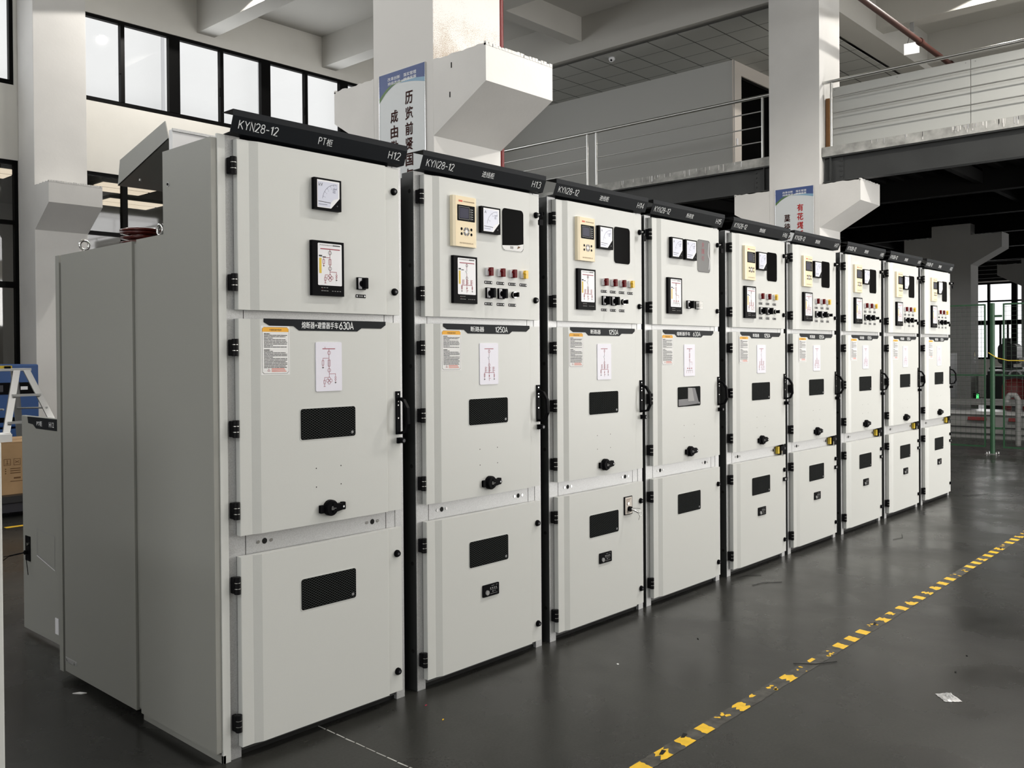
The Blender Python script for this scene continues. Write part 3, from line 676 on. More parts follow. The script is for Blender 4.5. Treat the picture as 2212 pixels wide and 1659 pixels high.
    sh = [0, 0, -0.004, -0.010, -0.020, -0.016, -0.014, -0.012, -0.010][k]
    if first:
        shared('meter_kV', meter_g('kV'), 'panel_meter', D, (0.316, YF, 2.014), lab='square black dial marked kV')
        shared('mimic_'+kind, mimic_g(kind), 'status_display', D, (0.304, YF, 1.684), lab='black framed display with a red line diagram')
        shared('switch', switch_g(), 'rotary_switch', D, (0.549, YF, 1.740)); shared('tag', tagplate_g, 'name_tag', D, (0.525, YF, 1.684))
    elif aux:
        for x in (0.165, 0.322): shared('meter_A', meter_g('A'), 'panel_meter', D, (x, YF, 2.012), lab='square black dial marked A')
        shared('mimic_aux', mimic_g(kind), 'status_display', D, (0.132, YF, 1.685), lab='black framed display with a red line diagram')
        vw = shared('winF', window_g(0.152, 0.198, 'film'), 'viewing_window', D, (0.484, YF, 1.950), lab='oblong viewing window covered by grey film with red characters')
        shared('switch', switch_g(), 'rotary_switch', D, (0.374, YF, 1.744)); shared('switchc', switch_g(True), 'rotary_switch', D, (0.474, YF, 1.744), lab='switch under a clear cover')
    else:
        shared('relay', relay_g, 'protection_relay', D, (0.146+sh, YF, 1.934), lab='cream protection relay with a small screen and round buttons')
        shared('meter_A', meter_g('A'), 'panel_meter', D, (0.329+sh, YF, 2.009), lab='square black dial marked A')
        shared('winP' if k == 1 else 'winS', window_g(0.152, 0.198, 'peel' if k == 1 else 'glass'), 'viewing_window', D, (0.486+sh, YF, 1.943), lab='dark oblong viewing window with a white strip at its bottom' if k == 1 else 'dark oblong viewing window')
        shared('mimic_'+kind, mimic_g(kind), 'status_display', D, (0.150+sh, YF, 1.682), lab='black framed display with a red line diagram')
        xs = (0.390, 0.472, 0.554, 0.634) if k < 3 else (0.395+sh, 0.497+sh, 0.598+sh)
        for i, x in enumerate(xs):
            last = i == len(xs)-1
            shared('lampy' if last else 'lampr', lamp_g(yellow if last else redp), 'indicator_lamp', D, (x, YF, 1.834), lab='yellow lamp lens on a white base' if last else 'dark red lamp lens on a white base')
            shared('tag', tagplate_g, 'name_tag', D, (x-0.025, YF, 1.779))
        for i in range(3):
            x = xs[i]
            if i < 2: shared('switch', switch_g(), 'rotary_switch', D, (x, YF, 1.736))
            else: shared('rotary', rotary_g, 'key_switch', D, (x+0.008, YF, 1.735))
            if not (k == 7 and i == 0): shared('tag', tagplate_g, 'name_tag', D, (x-0.025, YF, 1.680))
    # ---------------- breaker door
    D = door(R, 'breaker_door', 0.806, 1.588)
    for z in (1.484, 1.192, 0.898): shared('hinge', hinge_g, 'hinge', D, (-0.014, 0.004, z))
    dx = sh
    if first: pk, tx = 'plate0', [('熔断器+避雷器手车', 0.166, 0.338, 0.026), ('630A', 0.344, 0.412, 0.027)]
    elif aux: pk, tx = 'plate3', [('熔断器手车', 0.150, 0.300, 0.024), ('630A', 0.335, 0.420, 0.024)]
    else: pk, tx = 'plate1', [('断路器', 0.172, 0.260, 0.024), ('1250A', 0.336, 0.420, 0.024)]
    shared(pk, plate_g(tx, 0, 0), 'rating_plate', D, (0.098+dx*0.5, YF, 1.5485), lab='black plate with white lettering')
    shared('sticker', sticker_g, 'instruction_sticker', D, (0.086+dx*0.5, YF, 1.383), lab='white sticker with an orange heading and small print')
    shared('card_'+kind, card_g(kind), 'diagram_card', D, (0.327+dx*0.5, YF, 1.315), lab='white card with a red line diagram')
    shared('winM'+('L' if aux else ''), window_g(0.262, 0.118, 'meshlit' if aux else 'mesh'), 'inspection_window', D, (0.255+dx*0.6, YF, 1.133), lab='dark window backed with wire mesh')
    for hx in (0, 0.118):
        for hz in (0, 0.072): shared('hole', lambda g: g.flat(circ(0, 0, 0.0026, 8), 0, hole_shade), 'screw_hole', D, (0.326+dx*0.6+hx, YF-0.0004, 0.948+hz))
    shared('handle', handle_g, 'door_handle', D, (0.748, 0, 1.122), 0.0015, 'black lift-up door handle')
    shared('kn', knob_under_g, 'handle_bolt', D, (0.752, 0, 1.096))
    shared('latch', latch_g, 'rotary_latch', D, (0.386+dx*0.6, YF, 0.862), 0.001, 'black turning latch with a padlock symbol')
    # ---------------- cable door
    D = door(R, 'cable_door', 0.045, 0.730)
    for z in (0.630, 0.134): shared('hinge', hinge_g, 'hinge', D, (-0.014, 0.004, z))
    for z in (0.624, 0.130): shared('lock', lock_g, 'door_lock', D, (0.737, 0, z))
    shared('winM', window_g(0.262, 0.118, 'mesh'), 'inspection_window', D, (0.251+dx*0.6, YF, 0.487 if k < 3 else 0.497), lab='dark window backed with wire mesh')
    if k not in (0, 3): shared('interlock', interlock_g, 'interlock_plate', D, (0.334+dx*0.6, YF, 0.338 if k < 4 else 0.352), lab='small black plate with a round lock')
    if k == 2: shared('keyswitch', keyswitch_g, 'key_operated_switch', D, (0.562, YF, 0.566), lab='key operated switch with hanging keys')
    if k >= 4:
        shared('endlock', endlock_g, 'bar_interlock', R, (0.660, 0.026, 0.742), lab='yellow and black interlock block')
        shared('sidetab', sidetab_g, 'side_tab', D, (0.720, 0, 0.545))
    return R
CABS = [cabinet(k) for k in range(9)]
# ---------------- extras on the end cabinet H12 (its outer side shows)
def end_panels(R):
    x0, x1 = -0.09, -0.062                     # local; the enclosure side is at -0.032
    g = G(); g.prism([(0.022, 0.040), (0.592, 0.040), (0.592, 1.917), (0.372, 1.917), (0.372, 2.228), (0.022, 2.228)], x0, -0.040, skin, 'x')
    g.tube((x0+0.001, 0.33, 2.10), (x0-0.002, 0.33, 2.10), 0.009, galv, 14); g.tube((x0-0.002, 0.33, 2.10), (x0-0.004, 0.33, 2.10), 0.005, hole_shade, 10)
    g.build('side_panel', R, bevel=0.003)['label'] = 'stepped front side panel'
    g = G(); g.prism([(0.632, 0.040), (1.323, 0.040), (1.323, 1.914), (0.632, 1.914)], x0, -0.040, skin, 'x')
    for y in (1.22, 1.30): g.tube((x0-0.004, y, 0.095), (x0, y, 0.095), 0.007, chrome, 10)
    g.line([(0, 0), (0, 0)], 0.001, 0, skin)
    g.box(x0-0.0015, x0, 1.20, 1.318, 0.085, 0.105, galv)
    g.build('side_panel', R, bevel=0.003)['label'] = 'rear side panel with a small earthing bracket'
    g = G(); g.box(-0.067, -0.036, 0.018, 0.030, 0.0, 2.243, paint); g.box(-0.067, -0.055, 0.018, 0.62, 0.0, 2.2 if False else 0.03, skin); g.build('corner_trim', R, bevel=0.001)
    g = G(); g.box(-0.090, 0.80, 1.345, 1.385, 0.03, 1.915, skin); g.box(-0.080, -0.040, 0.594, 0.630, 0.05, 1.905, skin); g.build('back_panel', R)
    # white sheet box and raised relief flap on the roof
    g = G(); g.box(-0.068, 0.74, 0.335, 0.362, 2.20, 2.312, sheet); g.box(-0.070, 0.742, 0.330, 0.336, 2.305, 2.315, galv); g.build('roof_duct', R)['label'] = 'bright galvanised duct plate on the roof'
    g = G()
    fl = [(0.822, 2.152), (0.800, 2.215), (0.420, 2.360), (0.393, 2.287)]
    y0, z0, y1, z1 = 0.822, 2.165, 0.393, 2.287
    g.prism([(0.822, 2.165), (0.800, 2.269), (0.420, 2.360), (0.393, 2.287)], -0.054, -0.050, skin, 'x')
    g.prism([(0.822, 2.165), (0.822, 2.169), (0.393, 2.291), (0.393, 2.287)], -0.054, 0.74, skin, 'x')
    g.prism([(0.822, 2.165), (0.826, 2.165), (0.804, 2.269), (0.800, 2.269)], -0.054, 0.74, skin, 'x')
    for y in (0.74, 0.46): zz = z0+(y0-y)/(y0-y1)*(z1-z0); g.tube((0.0, y, zz), (0.0, y, zz-0.008), 0.008, chrome, 10)
    g.build('relief_flap', R)['label'] = 'raised grey pressure relief flap'
    for y, r in ((1.165, 0.026), (0.474, 0.026)):
        g = G(); g.torus((-0.05, y, 1.948), r*0.78, 0.0062, chrome, 'x' if y < 1 else 'y', 22, 8); g.tube((-0.05, y, 1.905), (-0.05, y, 1.926), 0.009, chrome, 12); g.build('lifting_eye', R)['label'] = 'chrome lifting eye'
    # open rear door
    g = G(); X = 0.065
    g.box(X, X+0.022, 1.46, 2.245, 0.02, 1.149, skin)
    T = Matrix.Translation((X, 2.245, 0)) @ Matrix.Rotation(-R90, 4, 'Z')
    D = g.build('rear_door', R, bevel=0.003); D['label'] = 'rear door standing open behind the cabinet'
    g = G(T); p = [(0.085, 1.146), (0.095, 1.112), (0.16, 1.108), (0.20, 1.088), (0.62, 1.088), (0.66, 1.108), (0.72, 1.112), (0.73, 1.146)]
    g.prism(p, -0.0005, -0.002, black); g.text('PT柜', 0.21, 1.103, 0.026, -0.0024, lettering, 0.070); g.text('H12', 0.37, 1.103, 0.026, -0.0024, lettering, 0.060); g.build('rating_plate', D)
    g = G(T); g.box(0.040, 0.105, -0.004, 0, 0.385, 0.515, plastic); g.tube((0.085, -0.004, 0.475), (0.085, -0.012, 0.475), 0.008, chrome, 12); g.tube((0.07, -0.004, 0.43), (0.07, -0.02, 0.43), 0.012, plastic, 12)
    g.tube((0.07, -0.02, 0.43), (0.0, -0.07, 0.41), 0.004, plastic, 6); g.tube((0.0, -0.07, 0.41), (-0.03, -0.09, 0.385), 0.002, plastic, 6); g.tube((0.0, -0.07, 0.41), (-0.05, -0.08, 0.40), 0.002, plastic, 6); g.tube((0.09, -0.02, 0.42), (0.12, -0.02, 0.32), 0.002, plastic, 6)
    g.build('door_lock', D)['label'] = 'black lock with hanging keys'
    g = G(T); g.ring([(0.19, 0.43), (0.42, 0.40), (0.42, 0.56), (0.19, 0.57)], [(0.194, 0.434), (0.416, 0.404), (0.416, 0.556), (0.194, 0.566)], -0.001, greyprint)
    g.line([(0.19, 0.430), (0.42, 0.385)], 0.004, -0.0015, white); g.build('document_pocket', D)
    g = G(T); g.box(0.42, 0.46, -0.003, 0, 0.07, 0.15, white); g.build('label_plate', D)
    # ribbed red-brown bushing standing on the roof behind
    g = G(); g.tube((0.135, 1.0, 1.90), (0.135, 1.0, 2.00), 0.055, shed, 24)
    for i in range(5): g.lathe([(0.055, 1.905+i*0.021), (0.092, 1.912+i*0.021), (0.094, 1.916+i*0.021), (0.055, 1.923+i*0.021)], shed, (0.135, 1.0, 0), 32)
    g.lathe([(0.0, 2.018), (0.08, 2.018), (0.094, 2.013), (0.094, 2.007), (0.0, 2.007)], shed, (0.135, 1.0, 0), 32)
    g.build('roof_bushing', R)['label'] = 'ribbed red-brown resin bushing'
end_panels(CABS[0])
# ------------------------------------------------------------------ the hall
def sbox(name, x0, x1, y0, y1, z0, z1, m, **k):
    g = G(); g.box(x0, x1, y0, y1, z0, z1, m); return struct(g.build(name, **k))
sbox('floor', -8.4, 31, -7.7, 18.5, -0.2, 0.0, floorm)
# floor joint: a thin pale groove filling
g = G()
rnd = random.Random(5)
for k in range(26):
    y = 0.05-0.06*k; g.add([(0.380+rnd.uniform(-.002, .002), y, 0.0006), (0.386+rnd.uniform(-.002, .002), y, 0.0006), (0.386, y-0.052, 0.0006), (0.381, y-0.052, 0.0006)], [(0, 1, 2, 3)], slabm)
tr = struct(g.build('trim_1'))
SLAB = 7.6
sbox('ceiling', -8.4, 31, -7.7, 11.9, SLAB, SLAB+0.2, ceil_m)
# back wall with its two window bands
YW = 11.5
def wall_with_holes(name, x0, x1, z0, z1, y, th, holes, m):
    g = G(); xs = sorted({x0, x1, *[h[0] for h in holes], *[h[1] for h in holes]}); zs = sorted({z0, z1, *[h[2] for h in holes], *[h[3] for h in holes]})
    for a, b in zip(xs, xs[1:]):
        run = None
        for c, d in zip(zs, zs[1:]):
            mx, mz = (a+b)/2, (c+d)/2
            solid = not any(h[0] < mx < h[1] and h[2] < mz < h[3] for h in holes)
            if solid: run = (run[0], d) if run else (c, d)
            if not solid and run: g.box(a, b, y, y+th, run[0], run[1], m); run = None
        if run: g.box(a, b, y, y+th, run[0], run[1], m)
    return struct(g.build(name))
UP = [(-4.55, 3.34, 5.50, 6.88), (4.20, 11.34, 5.50, 6.88)]
LO = [(-4.55, 3.39, 0.95, 4.39), (4.20, 11.34, 0.95, 4.39)]
wall_with_holes('wall_back', -8.3, 31, 0, SLAB, YW, 0.25, UP+LO, wall_m)
def window(n, x0, x1, z0, z1, mull, glass, hz=()):
    """mull: list of (x0, x1) upright bars; frame round the edge"""
    f = 0.055; g = G(); y0, y1 = YW+0.02, YW+0.10
    g.box(x0, x1, y0, y1, z0, z0+f+0.02, frame_m); g.box(x0, x1, y0, y1, z1-f, z1+0.0, frame_m); g.box(x0, x0+f, y0, y1, z0+0.075, z1-f, frame_m); g.box(x1-f, x1, y0, y1, z0+0.075, z1-f, frame_m)
    for a, b in mull: g.box(a, b, y0-0.01, y1, z0+0.075, z1-f, frame_m)
    for a, b in hz: g.box(x0+f, x1-f, y0, y1-0.01, a, b, frame_m)
    w = struct(g.build('window_%d' % n))
    g = G(); g.box(x0+0.02, x1-0.02, YW+0.06, YW+0.066, z0+0.02, z1-0.02, glass); g.build('glass', w)
    return w
mu = []; x = 4.20
for i in range(4):
    b = 5.80+1.785*i
    mu += [(b, b+0.195)] if b < 11.3 else []
    mu += [(b-0.83, b-0.765)]
    if b-0.83 > 11.3: mu.pop()
wn = window(1, 4.20, 11.34, 5.50, 6.88, [m_ for m_ in mu if m_[1] < 11.3], pane)
for m_ in [(4.97, 5.035), (6.755, 6.82), (8.54, 8.605)]:   # casement pulls
    g = G(); g.box(m_[0]-0.035, m_[0]+0.0, YW-0.02, YW+0.02, 6.02, 6.16, frame_m); g.build('window_pull', wn)
window(2, -4.55, 3.34, 5.50, 6.88, [(3.34-0.83-1.785*i, 3.34-0.765-1.785*i) for i in range(4)]+[(3.34-1.72-1.785*i, 3.34-1.53-1.785*i) for i in range(4)], pane)
window(3, 4.20, 11.34, 0.95, 4.39, [(4.975, 5.06), (6.76, 6.84), (8.5, 8.58), (10.3, 10.38)], pane_l, [(3.40, 3.46)])
window(4, -4.55, 3.39, 0.95, 4.39, [(1.6, 1.68), (-0.2, -0.12), (-2, -1.92)], pane_l, [(3.44, 3.50), (2.50, 2.59)])
# the room behind the lower windows
g = G(); g.box(-5, 12, 18.2, 18.4, 0, 5.0, room_m); g.box(-5.2, -5, 11.75, 18.4, 0, 5.0, room_m); g.box(12, 12.2, 11.75, 18.4, 0, 5.0, room_m)
struct(g.build('wall_far_room')); sbox('ceiling_far_room', -5.2, 12.2, 11.75, 18.4, 4.80, 5.0, room_m)
for i, (xa, xb, ya, yb) in enumerate(((5.75, 6.95, 14.0, 15.0), (6.6, 7.9, 15.6, 16.6), (3.2, 4.4, 14.0, 15.0), (0.6, 1.8, 14.0, 15.0))):
    g = G(); g.box(xa, xb, ya, yb, 4.74, 4.80, frame_m); g.box(xa+0.04, xb-0.04, ya+0.04, ya+0.46, 4.73, 4.745, warmlamp); g.box(xa+0.04, xb-0.04, ya+0.54, yb-0.04, 4.73, 4.745, warmlamp)
    tag(g.build('ceiling_light'), ('warm lit ceiling light seen through the lower window, nearest the glass' , 'warm lit ceiling light seen through the lower window, further back', 'warm lit ceiling light in the room behind the left pillar', 'warm lit ceiling light in the room behind the stepladder')[i], 'ceiling light')
# building across the yard
g = G(); g.box(-6, 45, 30, 31, 0, 16, facade)
for z in (6.2, 9.2): g.box(-6, 45, 29.7, 30, z, z+1.5, facade2)
for k in range(12): g.box(-6+k*4.2, -5.9+k*4.2, 29.6, 29.7, 5, 14, facade2)
tag(g.build('neighbouring_building'), 'pale overexposed building seen through the upper window band', 'building')
# end and front walls
g = G()
for a, b, c, d in ((-7.7, 11.75, 7.25, SLAB), (-7.7, 11.75, 3.3, 5.95), (-2.0, 11.75, 0, 3.3), (-7.7, -7.0, 0, 3.3), (10.6, 11.75, 5.95, 7.25), (-7.7, -7.2, 5.95, 7.25)): g.box(-8.3, -8.05, a, b, c, d, wall_m)
struct(g.build('wall_left'))
g = G()
for i in range(10): g.box(-8.2, -8.12, -7.2+1.97*i, -7.13+1.97*i, 5.95, 7.25, frame_m)
g.box(-8.2, -8.12, -7.2, 10.6, 5.95, 6.01, frame_m); g.box(-8.2, -8.12, -7.2, 10.6, 7.19, 7.25, frame_m)
w = struct(g.build('window_10')); g = G(); g.box(-8.18, -8.175, -7.2, 10.6, 5.95, 7.25, pane); g.build('glass', w)  # unseen window band added for the left fill light
YFr = -7.5
def front_wall():
    g = G(); xs = [-8.3, -7.2, -0.8, 0.8, 7.2, 8.8, 15.2, 16.8, 23.2, 31]
    for a, b in zip(xs[0::2], xs[1::2]): g.box(a, b, YFr-0.25, YFr, 0, SLAB, wall_m)
    for a, b in zip(xs[1::2], xs[2::2]): 
        if a > 8 and a < 9: g.box(13.2, b, YFr-0.25, YFr, 0, 4.75, wall_m); g.box(a, 13.2, YFr-0.25, YFr, 4.2, 4.75, wall_m)
        else: g.box(a, b, YFr-0.25, YFr, 0, 4.75, wall_m)
        g.box(a, b, YFr-0.25, YFr, 6.7, SLAB, wall_m)
    return struct(g.build('wall_front'))
front_wall()
for n, xc in enumerate((-4, 4, 12, 20)):
    g = G()
    for x in (-3.2, -1.63, -0.03, 1.57, 3.14): g.box(xc+x, xc+x+0.06, YFr-0.12, YFr-0.04, 4.75, 6.7, frame_m)
    for z in (4.75, 6.64): g.box(xc-3.2, xc+3.2, YFr-0.12, YFr-0.04, z, z+0.06, frame_m)
    w = struct(g.build('window_%d' % (5+n))); g = G(); g.box(xc-3.2, xc+3.2, YFr-0.2, YFr-0.195, 4.75, 6.7, pane); g.build('glass', w)
# far end wall with its tall windows under the mezzanine
g = G(); XE = 30.0
g.box(XE, XE+0.25, -7.7, 11.75, 0, 1.20, wall_m); g.box(XE, XE+0.25, -7.7, 11.75, 3.62, SLAB, wall_m); g.box(XE, XE+0.25, 8.0, 11.75, 1.2, 3.62, wall_m); g.box(XE, XE+0.25, -7.7, -7.3, 1.2, 3.62, wall_m)
struct(g.build('wall_right'))
g = G()
for y, w in ((7.9, 0.1), (6.4, 0.1), (5.27, 0.07), (4.50, 0.16), (3.0, 0.1), (1.5, 0.16), (0, 0.1), (-1.5, 0.1), (-3.0, 0.1), (-4.5, 0.16), (-6.0, 0.1), (-7.3, 0.1)): g.box(XE+0.02, XE+0.12, y, y+w, 1.2, 3.62, frame_m)
for z, h in ((1.20, 0.06), (2.28, 0.14), (3.00, 0.05), (3.56, 0.06)): g.box(XE+0.02, XE+0.10, -7.3, 8.0, z, z+h, frame_m)
for y in (5.38, 4.95, 4.74, 6.0): g.box(XE+0.02, XE+0.09, y, y+0.05, 1.2, 2.3, frame_m)
g.box(XE-0.06, XE-0.01, -7.3, 11.4, 3.66, 4.36, deck_m)
for i in range(5): g.box(XE-0.075, XE-0.055, -7.3, 8.0, 3.74+0.13*i, 3.752+0.13*i, greyprint)
w = struct(g.build('window_9')); g = G(); g.box(XE+0.12, XE+0.125, -7.3, 8.0, 1.2, 3.62, pane); g.build('glass', w)
sbox('wall_light_block', 13.4, 13.55, -7.5, -0.5, 0, 4.0, wall_m)  # unseen wall added to keep doorway light off the far column
# ------------------------------------------------------------------ ceiling beams
def beam(n, x0, x1, y0, y1, zb): return sbox('trim_%d' % n, x0, x1, y0, y1, zb, SLAB+0.01, ceil_m)
n = 10
for a, b, z in ((-4.4, -4.0, 6.9), (-1.7, -1.35, 7.02), (1.0, 1.35, 7.02), (3.72, 4.12, 6.95), (6.31, 6.64, 7.02), (8.93, 9.26, 7.02), (11.60, 11.86, 6.90), (14.35, 14.68, 7.02), (17.0, 17.33, 7.02), (19.6, 20.0, 6.9), (22.3, 22.6, 7.02), (25, 25.3, 7.02)):
    beam(n, a, b, -7.5, 11.5, z); n += 1
for a, b, z in ((3.006, 3.454, 6.899), (7.27, 7.53, 7.16), (-1.1, -0.8, 7.16), (-5.2, -4.9, 6.901)):
    xs = [-8.1, -4.4, -4.0, -1.7, -1.35, 1.0, 1.35, 3.72, 4.12, 6.31, 6.64, 8.93, 9.26, 11.60, 11.86, 14.35, 14.68, 17.0, 17.33, 19.6, 20.0, 22.3, 22.6, 25, 25.3, 31]
    g = G()
    for p, q in zip(xs[0::2], xs[1::2]): g.box(p, q, a, b, z, SLAB+0.005, ceil_m)
    if z < 7:
        for p, q in zip(xs[1::2], xs[2::2]):
            if q-p < 0.36 and p not in (3.72, 11.60, 19.6, -4.4): g.box(p, q, a, b, z, 7.02, ceil_m)
    struct(g.build('trim_%d' % n)); n += 1
# ------------------------------------------------------------------ columns with brackets
def column(name, x0, x1, y0, y1, front, back, label, m=plaster, top=SLAB, rough=11):
    """front/back: how far the brackets reach towards -y / +y"""
    R = empty(name, ((x0+x1)/2, (y0+y1)/2, 0), label, 'column', None)
    ox, oy = (x0+x1)/2, (y0+y1)/2
    T = Matrix.Translation((-ox, -oy, 0))
    g = G(T); g.box(x0, x1, y0, y1, 0, top, m); g.build('shaft', R, bevel=0.006)
    rnd = random.Random(rough)
    for s, e in ((-1, front), (1, back)):
        if not e: continue
        yc = y0 if s < 0 else y1
        g = G(T); N = 14
        # rough plaster line along the top edge
        prof = [(yc, 3.31), (yc+s*e, 3.650)]+[(yc+s*e*(1-i/N), 3.952+rnd.uniform(-.008, .008)) for i in range(N+1)]
        g.prism(prof, x0, x1, plaster, 'x')
        for i in range(22):
            a = x0+(x1-x0)*i/22; b = a+(x1-x0)/22*rnd.uniform(0.6, 1.2)
            g.box(a, min(b, x1-0.003), min(yc+s*(e+0.003), yc+s*(e-0.02)), max(yc+s*(e+0.003), yc+s*(e-0.02)), 3.935, 3.955+rnd.uniform(0, 0.012), plaster)
        if name == 'concrete_column' and s < 0 and x0 < 4 and y0 < 5:
            for yy, zz in ((yc-0.22, 3.86), (yc-0.20, 3.62)): g.box(x0-0.003, x0, yy-0.005, yy+0.005, zz-0.025, zz+0.02, hole_shade)
        g.build('bracket', R)
    return R
column('concrete_column', 3.58, 4.42, 2.735, 3.52, 0.612, 0.58, 'white column with brackets and blue-topped sign, right behind the first cabinets', stain_m)
column('concrete_column', 11.52, 12.27, 2.80, 3.60, 0.60, 0.59, 'white bracketed column carrying the mezzanine edge, with the second sign', plaster, rough=4)
column('concrete_column', 19.6, 20.15, 2.96, 3.75, 0.60, 0.58, 'shaded bracketed column under the mezzanine, behind the green fence', plaster, 4.2, rough=6)
column('concrete_column', 27.6, 28.15, 3.05, 3.83, 0.60, 0.62, 'dark bracketed column against the far window', plaster, 4.2, rough=8)
column('concrete_column', 3.39, 4.15, 10.90, 11.49, 0.51, 0, 'white pillar with one bracket against the back wall, above the stepladder', plaster, rough=9)
# other columns of the hall, mostly out of the picture
column('concrete_column', 11.55, 12.3, 10.90, 11.49, 0.51, 0, 'pillar with one bracket against the back wall under the mezzanine', plaster, 4.0, rough=9)
# ------------------------------------------------------------------ wall signs on the columns
def sign(loc, size, cols, label, redfrom, rc):
    """local x reads towards -y of the hall, z up, origin top left"""
    W, H = size
    R = empty('wall_sign', loc, label, 'sign', None); R.rotation_euler = (0, 0, -R90)
    g = G(); g.box(0, W, -0.006, 0, -H, 0, signw); g.box(-0.004, 0, -0.010, 0, -H, 0, chrome); g.box(W, W+0.004, -0.010, 0, -H, 0, chrome); GB = g
    g = G(); y = -0.0065
    def arc(x0, z0, x1, z1, bul, n=14):
        return [(x0+(x1-x0)*i/n, z0+(z1-z0)*i/n+bul*math.sin(math.pi*i/n)) for i in range(n+1)]
    lo = arc(0, -0.225, W, -0.150, 0.095)
    g.flat([(0, 0)]+[(W, 0)]+lo[::-1], y, signb)
    lb = arc(W*0.45, -0.112, W, -0.125, 0.012, 8); lc = arc(W*0.45, -0.114, W, -0.165, 0.010, 8); g.flat(lb+lc[::-1], y-0.0004, signlb)
    ga = arc(0, -0.205, W*0.5, -0.100, 0.040, 10); gb = arc(0, -0.245, W*0.5, -0.104, 0.040, 10); g.flat(ga+gb[::-1], y-0.0006, signg)
    y = -0.0075
    for x, z, s in ((0.115, -0.068, '改革创新'), (0.115, -0.107, '持续改进'), (0.325, -0.068, '落实管理'), (0.325, -0.107, '快速发展')): g.text(s, x, z-0.004, 0.031, y, lettering, 0.165, 0.004)
    g.build('heading_band', R)['label'] = 'dark blue heading band'
    g = GB
    for (x, z, s) in cols:
        for i, ch in enumerate(s):
            g.text(ch, x, z-0.134*i-0.105, 0.112, y-0.001, (signr if i >= redfrom or rc(x) else signt), 0.098, 0.02)
    g.build('board', R)
sign((3.579, 3.43, 3.955), (0.60, 1.45), ((0.345, -0.215, '历览前贤国与家'), (0.150, -0.345, '成由勤俭破由奢')), 'blue-topped sign with dark vertical Chinese lettering on the nearer column', 9, lambda x: False)
sign((11.519, 3.495, 3.95), (0.60, 1.45), ((0.345, -0.26, '有花堪折直须折'), (0.140, -0.40, '莫待无花空折枝')), 'blue-topped sign with red Chinese lettering on the mezzanine column', 9, lambda x: x > 0.3)
# ------------------------------------------------------------------ mezzanine
XM = 11.6
g = G(); g.box(XM-0.02, 30, 3.62, 11.5, 4.36, 4.5, slabm); g.box(XM-0.02, 30, -7.4, 2.79, 4.36, 4.5, slabm); g.box(12.28, 30, 2.79, 3.62, 4.36, 4.5, slabm); struct(g.build('mezzanine_slab'))
# paint drips down the slab edge
g = G(); rnd = random.Random(12)
for k in range(70):
    y = rnd.choice((rnd.uniform(-0.5, 2.2), rnd.uniform(3.9, 6.5), rnd.uniform(0.0, 1.0))); l = rnd.uniform(0.02, 0.11); w = rnd.uniform(0.004, 0.014)
    g.box(XM-0.024, XM-0.019, y, y+w, 4.49-l, 4.495, machw if k % 3 == 0 else plaster)
tag(g.build('paint_drips'), 'pale paint drips down the mezzanine slab edge', 'paint drips', kind='stuff')
def edge_beam(ya, yb, label):
    R = empty('steel_beam', (XM, (ya+yb)/2, 4.0), label, 'beam', 'steel beams under the mezzanine edge'); T = Matrix.Translation((-XM, -(ya+yb)/2, -4.0))
    g = G(T); g.box(XM+0.06, XM+0.075, ya, yb, 3.99, 4.35, beam_m); g.box(XM-0.01, XM+0.15, ya, yb, 4.34, 4.358, beam_m); g.box(XM-0.01, XM+0.15, ya, yb, 3.975, 3.99, beam_m); g.build('web_and_flanges', R)
    for yy in ((ya+0.12) if ya > 3 else (yb-0.14),):
        g = G(T); g.box(XM+0.045, XM+0.06, yy-0.14, yy+0.14, 4.0, 4.33, beam_m)
        for k in range(4):
            for d in (0.12,): g.tube((XM+0.045, yy-d if ya < 3 else yy+d, 4.06+0.075*k), (XM+0.032, yy-d if ya < 3 else yy+d, 4.06+0.075*k), 0.016, beam_m, 8)
        g.box(XM-0.01, XM+0.06, yy+(0.03 if ya < 3 else -0.04), yy+(0.04 if ya < 3 else -0.03), 3.99, 4.34, beam_m); g.build('bolted_end_plate', R)
edge_beam(-7.4, 2.78, 'dark steel beam running right from the mezzanine column'); edge_beam(3.64, 11.4, 'dark steel beam running left from the mezzanine column to the back wall')
g = G()
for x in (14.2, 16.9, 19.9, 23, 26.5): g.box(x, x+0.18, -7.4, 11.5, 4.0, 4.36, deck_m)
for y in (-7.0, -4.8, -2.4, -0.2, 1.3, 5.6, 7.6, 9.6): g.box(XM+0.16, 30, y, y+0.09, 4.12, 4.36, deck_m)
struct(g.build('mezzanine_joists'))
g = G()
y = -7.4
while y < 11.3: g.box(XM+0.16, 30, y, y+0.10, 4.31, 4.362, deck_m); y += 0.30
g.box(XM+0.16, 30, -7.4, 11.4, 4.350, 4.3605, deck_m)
struct(g.build('mezzanine_deck'))
# office on the mezzanine: wall, doorway, hung tile ceiling
g = G(); g.box(13.62, 13.80, 5.33, 11.5, 4.5, 6.85, room_m); struct(g.build('wall_office_side'))
g = G(); g.box(13.60, 13.66, 5.315, 5.335, 4.5, 6.85, roomtrim); g.box(13.66, 13.92, 5.318, 5.45, 4.5, 6.85, roomtrim); g.box(13.92, 16.4, 5.318, 5.45, 6.62, 6.85, roomtrim); g.box(16.4, 30, 5.318, 5.45, 4.5, 6.85, roomtrim); struct(g.build('wall_office_front'))
g = G(); g.box(13.92, 13.97, 5.35, 5.42, 4.5, 6.62, frame_m); g.box(16.35, 16.4, 5.35, 5.42, 4.5, 6.62, frame_m); g.box(13.97, 16.35, 5.35, 5.42, 6.57, 6.62, frame_m); g.box(15.1, 15.16, 5.36, 5.41, 4.5, 6.57, frame_m)
dd = struct(g.build('door_1')); g = G(); g.box(13.97, 16.35, 5.38, 5.386, 4.5, 6.57, glassdark); g.build('door_pane', dd)
